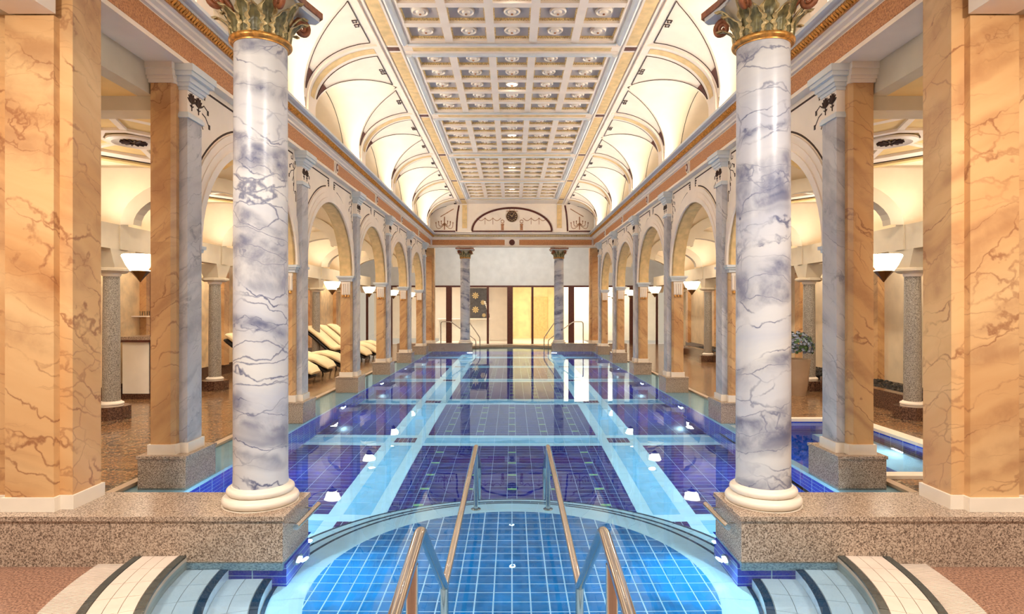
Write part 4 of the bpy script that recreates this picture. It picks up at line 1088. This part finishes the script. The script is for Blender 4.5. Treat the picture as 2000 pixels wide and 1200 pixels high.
# sconces
bowl = MB()
def sconce(s, k):
    y = YK[k]; x = s*3.66
    t = thing('wall_lamp', (x, y, 1.99), '%s glowing cone wall lamp on the %s arcade, aisle side' % (ORD[k], SIDE[s]), 'lamp', 'arcade wall lamps')
    MB().lathe([(.085, 2.09), (.125, 2.15), (.165, 2.24), (.16, 2.255), (.02, 2.262)], x, y, 8, ph=R_(22.5)).build('glass_bowl', 'lampglass', t)
    MB().lathe([(.004, 1.985), (.04, 2.035), (.088, 2.09), (.088, 2.1)], x, y, 8, ph=R_(22.5)).build('bronze_cone', 'bronze', t)
    m = MB(); m.box(s*3.43, s*3.45, y-.06, y+.06, 2.08, 2.3); m.box(s*3.44, s*3.6, y-.015, y+.015, 2.1, 2.13); m.build('wall_bracket', 'bronze', t)
for s in (-1, 1):
    for k in range(6): sconce(s, k)

# ================================================================ HANDRAILS
def smooth_path(pts, r=.06):
    out = [Vector(pts[0])]
    for i in range(1, len(pts)-1):
        a, p, b = Vector(pts[i-1]), Vector(pts[i]), Vector(pts[i+1])
        d1 = (a-p); d2 = (b-p); r1 = min(r, d1.length*.45, d2.length*.45)
        A = p+d1.normalized()*r1; B = p+d2.normalized()*r1
        for q in range(6):
            t = q/5; out.append((A*(1-t)+p*t)*(1-t)+(p*(1-t)+B*t)*t)
    out.append(Vector(pts[-1])); return out
for s in (-1, 1):
    x = s*.33
    t = thing('handrail', (x, 3.0, -.41), 'brushed steel handrail on the %s side of the basin steps' % SIDE[s], 'handrail', 'basin handrails')
    MB().tube(smooth_path([(x, 1.15, .075), (x, 1.15, .80), (x, 2.22, .935), (x, 3.0, .375)], .05), .0205, 14).build('upper_rail', 'steel', t, True)
    MB().tube([(x, 2.03, .05), (x, 2.03, .89)], .0205, 14).build('post', 'steel', t, True)
    MB().tube([(x, 3.0, -.42), (x, 3.0, .37)], .0205, 14).build('post', 'steel', t, True)
    MB().tube(smooth_path([(x, 3.0, .375), (x, 5.66, .458), (x*1.04, 6.5, .06), (x*1.04, 6.55, -1.3)], .05), .0205, 14).build('lower_rail', 'steel', t, True)
    MB().tube([(x, 5.62, -.42), (x, 5.62, .44)], .0205, 14).build('post', 'steel', t, True)
    for (yy, zz) in ((2.03, .075), (3.0, -.41), (5.62, -.41)): MB().lathe([(.045, zz), (.045, zz+.012), (.022, zz+.016)], x, yy, 16).build('flange', 'steel', t, True)
    g_ = thing('grab_bar', (s*1.46, 4.38, .25), 'short steel grab bar on the inner face of the %s granite ledge' % SIDE[s], 'grab bar')
    MB().tube([(s*1.455, 4.14, .255), (s*1.455, 4.62, .255)], .02, 14).build('bar', 'steel', g_, True)
    for yy in (4.22, 4.54): MB().tube([(s*1.455, yy, .255), (s*1.535, yy, .255)], .006, 8).build('pin', 'steel', g_, True)
    u = thing('underwater_lamp', (s*1.52, 4.33, -.17), 'round underwater lamp in the blue wall under the %s foreground ledge' % SIDE[s], 'lamp')
    c12 = lambda r: [(4.33+r*math.cos(q*math.pi/12), -.17+r*math.sin(q*math.pi/12)) for q in range(24)]
    MB().extr_x(c12(.07), s*1.5, s*1.53).build('bezel', 'steel', u); MB().extr_x(c12(.042), s*1.49, s*1.502).build('lens', 'poollamp', u)
    # far end rails
    t = thing('handrail', (s*2.2, 25.0, .06), 'distant steel handrail beside the far %s column' % SIDE[s], 'handrail', 'far handrails')
    MB().tube(smooth_path([(s*2.85, 24.6, .06), (s*2.85, 24.6, 1.15), (s*2.45, 24.6, 1.15), (s*1.45, 24.6, .42), (s*1.45, 24.6, .0)], .1), .02, 10).build('rail', 'steel', t, True)
    MB().tube(smooth_path([(s*1.95, 24.9, .06), (s*1.95, 24.9, 1.15), (s*1.75, 24.9, 1.15), (s*1.3, 24.9, .5), (s*1.3, 24.9, .0)], .1), .02, 10).build('rail', 'steel', t, True)

# ================================================================ FAR END ROOM
we = struct('wall_end_glazed', 'cream far wall with dark wood framed glass doors')
YD = 28.0
bx(-7.4, 7.4, YD, YD+.15, 2.72, 4.6).build('upper_wall', 'paleblue', we)
bx(-7.4, 7.4, YD-.04, YD+.04, 2.64, 2.72).build('door_head', 'wood', we)
bx(-7.4, 7.4, 23.9, YD, 4.45, 4.55).build('end_ceiling', 'greige', we)
for x, wd in ((-5.6, .3), (-2.87, .26), (-.09, .26), (2.7, .26), (5.5, .3)): bx(x-wd/2, x+wd/2, YD-.06, YD+.06, .06, 2.66).build('wood_post', 'wood', we)
for x in (-4.2, -1.1, .93, -6.6, 6.6, 4.1): bx(x-.05, x+.05, YD-.03, YD+.03, .06, 2.66).build('frame_bar', 'wood', we)
cuts = [-7.4, -6.6, -5.6, -4.2, -2.87, -1.1, -.09, .93, 2.7, 4.1, 5.5, 6.6, 7.4]
for a, b in zip(cuts[:-1], cuts[1:]): bx(a+.06, b-.06, YD-.006, YD+.006, .1, 2.64).build('pane', 'glass', we)
rm = struct('wall_back_room', 'lit rooms behind the glass doors at the far end')
m = MB(); m.box(-7.4, -.1, 33, 33.1, .06, 3.4); m.build('back_wall_left', 'cream', rm)
m = MB(); m.box(.0, 2.4, 33, 33.1, .06, 3.4); m.build('amber_wall', 'amber', rm)
m = MB(); m.box(2.4, 7.4, 31, 31.1, .06, 3.4); m.build('white_wall', 'whitewall', rm)
bx(-.12, -.02, 28.2, 33, .06, 3.4).build('partition', 'cream', rm); bx(2.35, 2.45, 29, 33, .06, 3.4).build('partition', 'amber', rm)
bx(-7.4, 7.4, 28.15, 33.2, 3.4, 3.5).build('room_ceiling', 'cream', rm)
bx(1.0, 1.9, 32.9, 33, .06, 2.3).build('doorway', 'band', rm)
rc = thing('reception_counter', (-2.0, 30.6, .06), 'cream reception counter behind the glass doors', 'counter')
bx(-3.6, -1.1, 30.3, 30.9, .06, 1.1).build('body', 'whitewall', rc); bx(-3.7, -1.0, 30.2, 31.0, 1.1, 1.16).build('top', 'white', rc)
ap_ = thing('wall_art', (-2.0, 32.9, 1.9), 'charcoal wall panel with pale gold flowers behind the reception', 'wall art')
bx(-2.6, -1.35, 32.85, 32.98, 1.15, 2.75).build('panel', 'artdark', ap_)
for i, (x, z, r) in enumerate(((-1.95, 1.6, .2), (-1.95, 2.35, .2), (-2.4, 1.98, .15), (-1.55, 1.98, .15), (-2.4, 1.3, .12), (-1.5, 1.3, .12))):
    m = MB()
    for q in range(8):
        a = q*math.pi/4; m.add([(x, 32.83, z), (x+r*math.cos(a-.3)*.7, 32.83, z+r*math.sin(a-.3)*.7), (x+r*math.cos(a), 32.83, z+r*math.sin(a)), (x+r*math.cos(a+.3)*.7, 32.83, z+r*math.sin(a+.3)*.7)], [(0,1,2,3)])
    m.build('flower', 'goldpaint', ap_)
ov = thing('orchid', (-1.2, 30.5, 1.16), 'white orchid in a vase on the reception counter', 'plant')
MB().lathe([(.05, 1.16), (.09, 1.25), (.08, 1.4), (.05, 1.44)], -1.2, 30.5, 16).build('vase', 'artdark', ov, True)
MB().tube([(-1.2, 30.5, 1.4), (-1.25, 30.5, 1.7), (-1.35, 30.5, 1.95)], .012, 6).build('stem', 'leafgreen', ov)
for q in range(5): MB().lathe([(.01, 1.62+.08*q), (.05, 1.65+.08*q), (.045, 1.68+.08*q), (.01, 1.7+.08*q)], -1.22-.03*q, 30.48, 6).build('blossom', 'white', ov)

# ================================================================ LOUNGERS
def lounger_meshes():
    prof = [(0, .15), (.1, .23), (.28, .33), (.52, .39), (.78, .36), (.95, .33), (1.1, .38), (1.3, .55), (1.55, .77), (1.8, .96), (1.9, 1.0)]
    up = []
    for i, (a, z) in enumerate(prof):
        p0 = prof[max(0, i-1)]; p1 = prof[min(len(prof)-1, i+1)]; d = Vector((p1[0]-p0[0], p1[1]-p0[1])).normalized(); up.append((-d.y, d.x))
    def slab(lo, hi, wd, bulge):
        m = MB(); rows = []
        for i, ((a, z), (nx, nz)) in enumerate(zip(prof, up)):
            e = .5 if i in (0, len(prof)-1) else 1; row = []
            for q in range(17):
                an = 2*math.pi*q/16; cx, cz = math.cos(an), math.sin(an)
                yy = wd/2*math.copysign(abs(cx)**.4, cx)*(1 if e == 1 else .85); hh = lo+(hi-lo)*(.5+.5*math.copysign(abs(cz)**.6, cz)*e)
                row.append((a+nx*hh, yy, z+nz*hh))
            rows.append(row)
        m.grid(rows); n = 17
        m.f.append(tuple(range(16))); m.m.append(0); m.f.append(tuple((len(prof)-1)*n+i for i in range(16))[::-1]); m.m.append(0)
        return m
    cu = slab(.0, .14, .7, 0).mesh('cushion', 'cushion', True, 1.0)
    fr = slab(-.11, .0, .64, 0).mesh('wicker_frame', 'black', True, 1.0)
    leg = MB(); leg.tube([(.35, .27, .34), (.28, .27, .0)], .02, 8); L1 = leg.mesh('leg', 'black')
    leg = MB(); leg.tube([(1.2, .27, .48), (1.3, .27, .0)], .02, 8); L2_ = leg.mesh('leg', 'black')
    L3 = MB().tube([(.35, -.27, .34), (.28, -.27, .0)], .02, 8).mesh('leg', 'black'); L4 = MB().tube([(1.2, -.27, .48), (1.3, -.27, .0)], .02, 8).mesh('leg', 'black')
    return cu, fr, (L1, L2_, L3, L4)
CU, FRM, LEGS = lounger_meshes()
spots = [(13.8, 'nearest'), (15.05, 'second'), (16.3, 'third'), (19.0, 'fourth'), (20.15, 'fifth'), (21.3, 'farthest')]
for y, od in spots:
    t = thing('sun_lounger', (-4.45, y, .06), '%s cream cushioned sun lounger on black wicker in the left aisle' % od, 'sun lounger', 'loungers in the left aisle')
    t.rotation_euler = (0, 0, R_(180+random.uniform(-4, 4)))
    put('cushion', CU, t, (0, 0, 0)); put('wicker_frame', FRM, t, (0, 0, 0))
    for l in LEGS: put('leg', l, t, (0, 0, 0))

# ================================================================ LEFT BAR, RIGHT PLANTERS
b = thing('bar_counter', (-6.95, 11.4, .06), 'cream bar counter with dark granite top beyond the nearest granite column', 'counter')
bx(-7.1, -6.62, 11.2, 11.9, .16, 1.1).build('body', 'whitewall', b); bx(-7.1, -6.6, 11.18, 11.9, .06, .16).build('toe_kick', 'granite_dark', b)
bx(-7.1, -6.56, 11.12, 11.95, 1.1, 1.14).build('wood_edge', 'wood', b); bx(-7.1, -6.58, 11.14, 11.93, 1.14, 1.2).build('top', 'granite', b)
bx(-6.6, -6.36, 11.2, 11.35, .06, 2.6).build('wood_post', 'wood', b)
sh = thing('glass_shelf', (-7.1, 11.85, 1.55), 'pale glass shelf with small tumblers above the bar counter', 'shelf')
bx(-7.25, -6.8, 11.7, 11.95, 1.55, 1.57).build('board', 'white', sh)
for i in range(4):
    o = MB().lathe([(.025, 1.57), (.032, 1.66), (.03, 1.66), (.022, 1.575)], -6.86-.09*i, 11.82, 12).build('tumbler', 'glass', None, True, label='%s small clear tumbler on the shelf above the bar' % ['rightmost', 'second from right', 'third from right', 'leftmost'][i], category='tumbler', group='tumblers above the bar')
# right low wall with pebbles and plants
lw = struct('trim_low_wall', 'low dark brown granite planter wall between the right aisle columns')
for k in range(1, 5):
    bx(6.12, 6.3, YK[k]+.3, YK[k+1]-.3, .06, .36).build('wall_section', 'granite_dark', lw)
    m = MB()
    for i in range(220):
        x, y = random.uniform(6.34, 7.1), random.uniform(YK[k]+.35, YK[k+1]-.35); r = random.uniform(.025, .05)
        m.lathe([(r*.4, .3), (r, .32), (r*.7, .32+r*.6), (.003, .32+r*.8)], x, y, 6)
    bx(6.3, 7.2, YK[k]+.3, YK[k+1]-.3, .06, .315).build('bed_soil', 'stone_black', lw)
    m.build('pebble_bed', 'stone_black', lw, kind='stuff')
def planter(x, y, lab, h=.75):
    t = thing('potted_hydrangea', (x, y, .06), lab, 'potted plant')
    MB().lathe([(.16, .06), (.2, .3), (.24, h), (.21, h), (.2, h-.04)], x, y, 24).build('pot', 'pot', t, True)
    m = MB()
    for i in range(420):
        u, v = random.uniform(-.25, 1), random.uniform(0, 6.283); q = math.sqrt(1-u*u); rr = .3*random.uniform(.85, 1.05)
        c = Vector((x+rr*q*math.cos(v), y+rr*q*math.sin(v), h+.2+rr*u*1.05)); nrm = Vector((q*math.cos(v), q*math.sin(v), u))
        a = nrm.orthogonal().normalized()*.035; bb = nrm.cross(a.normalized())*.035; a, bb = a*math.cos(i)+bb*math.sin(i), bb*math.cos(i)-a*math.sin(i)
        m.add([c+a, c+bb+nrm*.012, c-a, c-bb+nrm*.012], [(0, 1, 2, 3)], i % 3 == 0)
    m.build('blossoms', ['flower', 'leafgreen'], t, kind='stuff')
planter(5.45, 11.75, 'blue-grey hydrangea in a tall taupe pot beside the right column')
planter(4.25, 5.05, 'dark hydrangea in a taupe pot at the right edge of the foreground', .6)

# lamps above the water shine through its surface onto the tiles
for o in bpy.data.objects:
    if o.name.startswith('pool_water'): o.cycles.is_caustics_caster = True
    elif o.parent and o.parent.name in ('trim_1', 'trim_2', 'floor_basin', 'floor_pool', 'wall_pool_near', 'granite_ledge', 'granite_ledge.001', 'wall_pool_left', 'wall_pool_right'): o.cycles.is_caustics_receiver = True
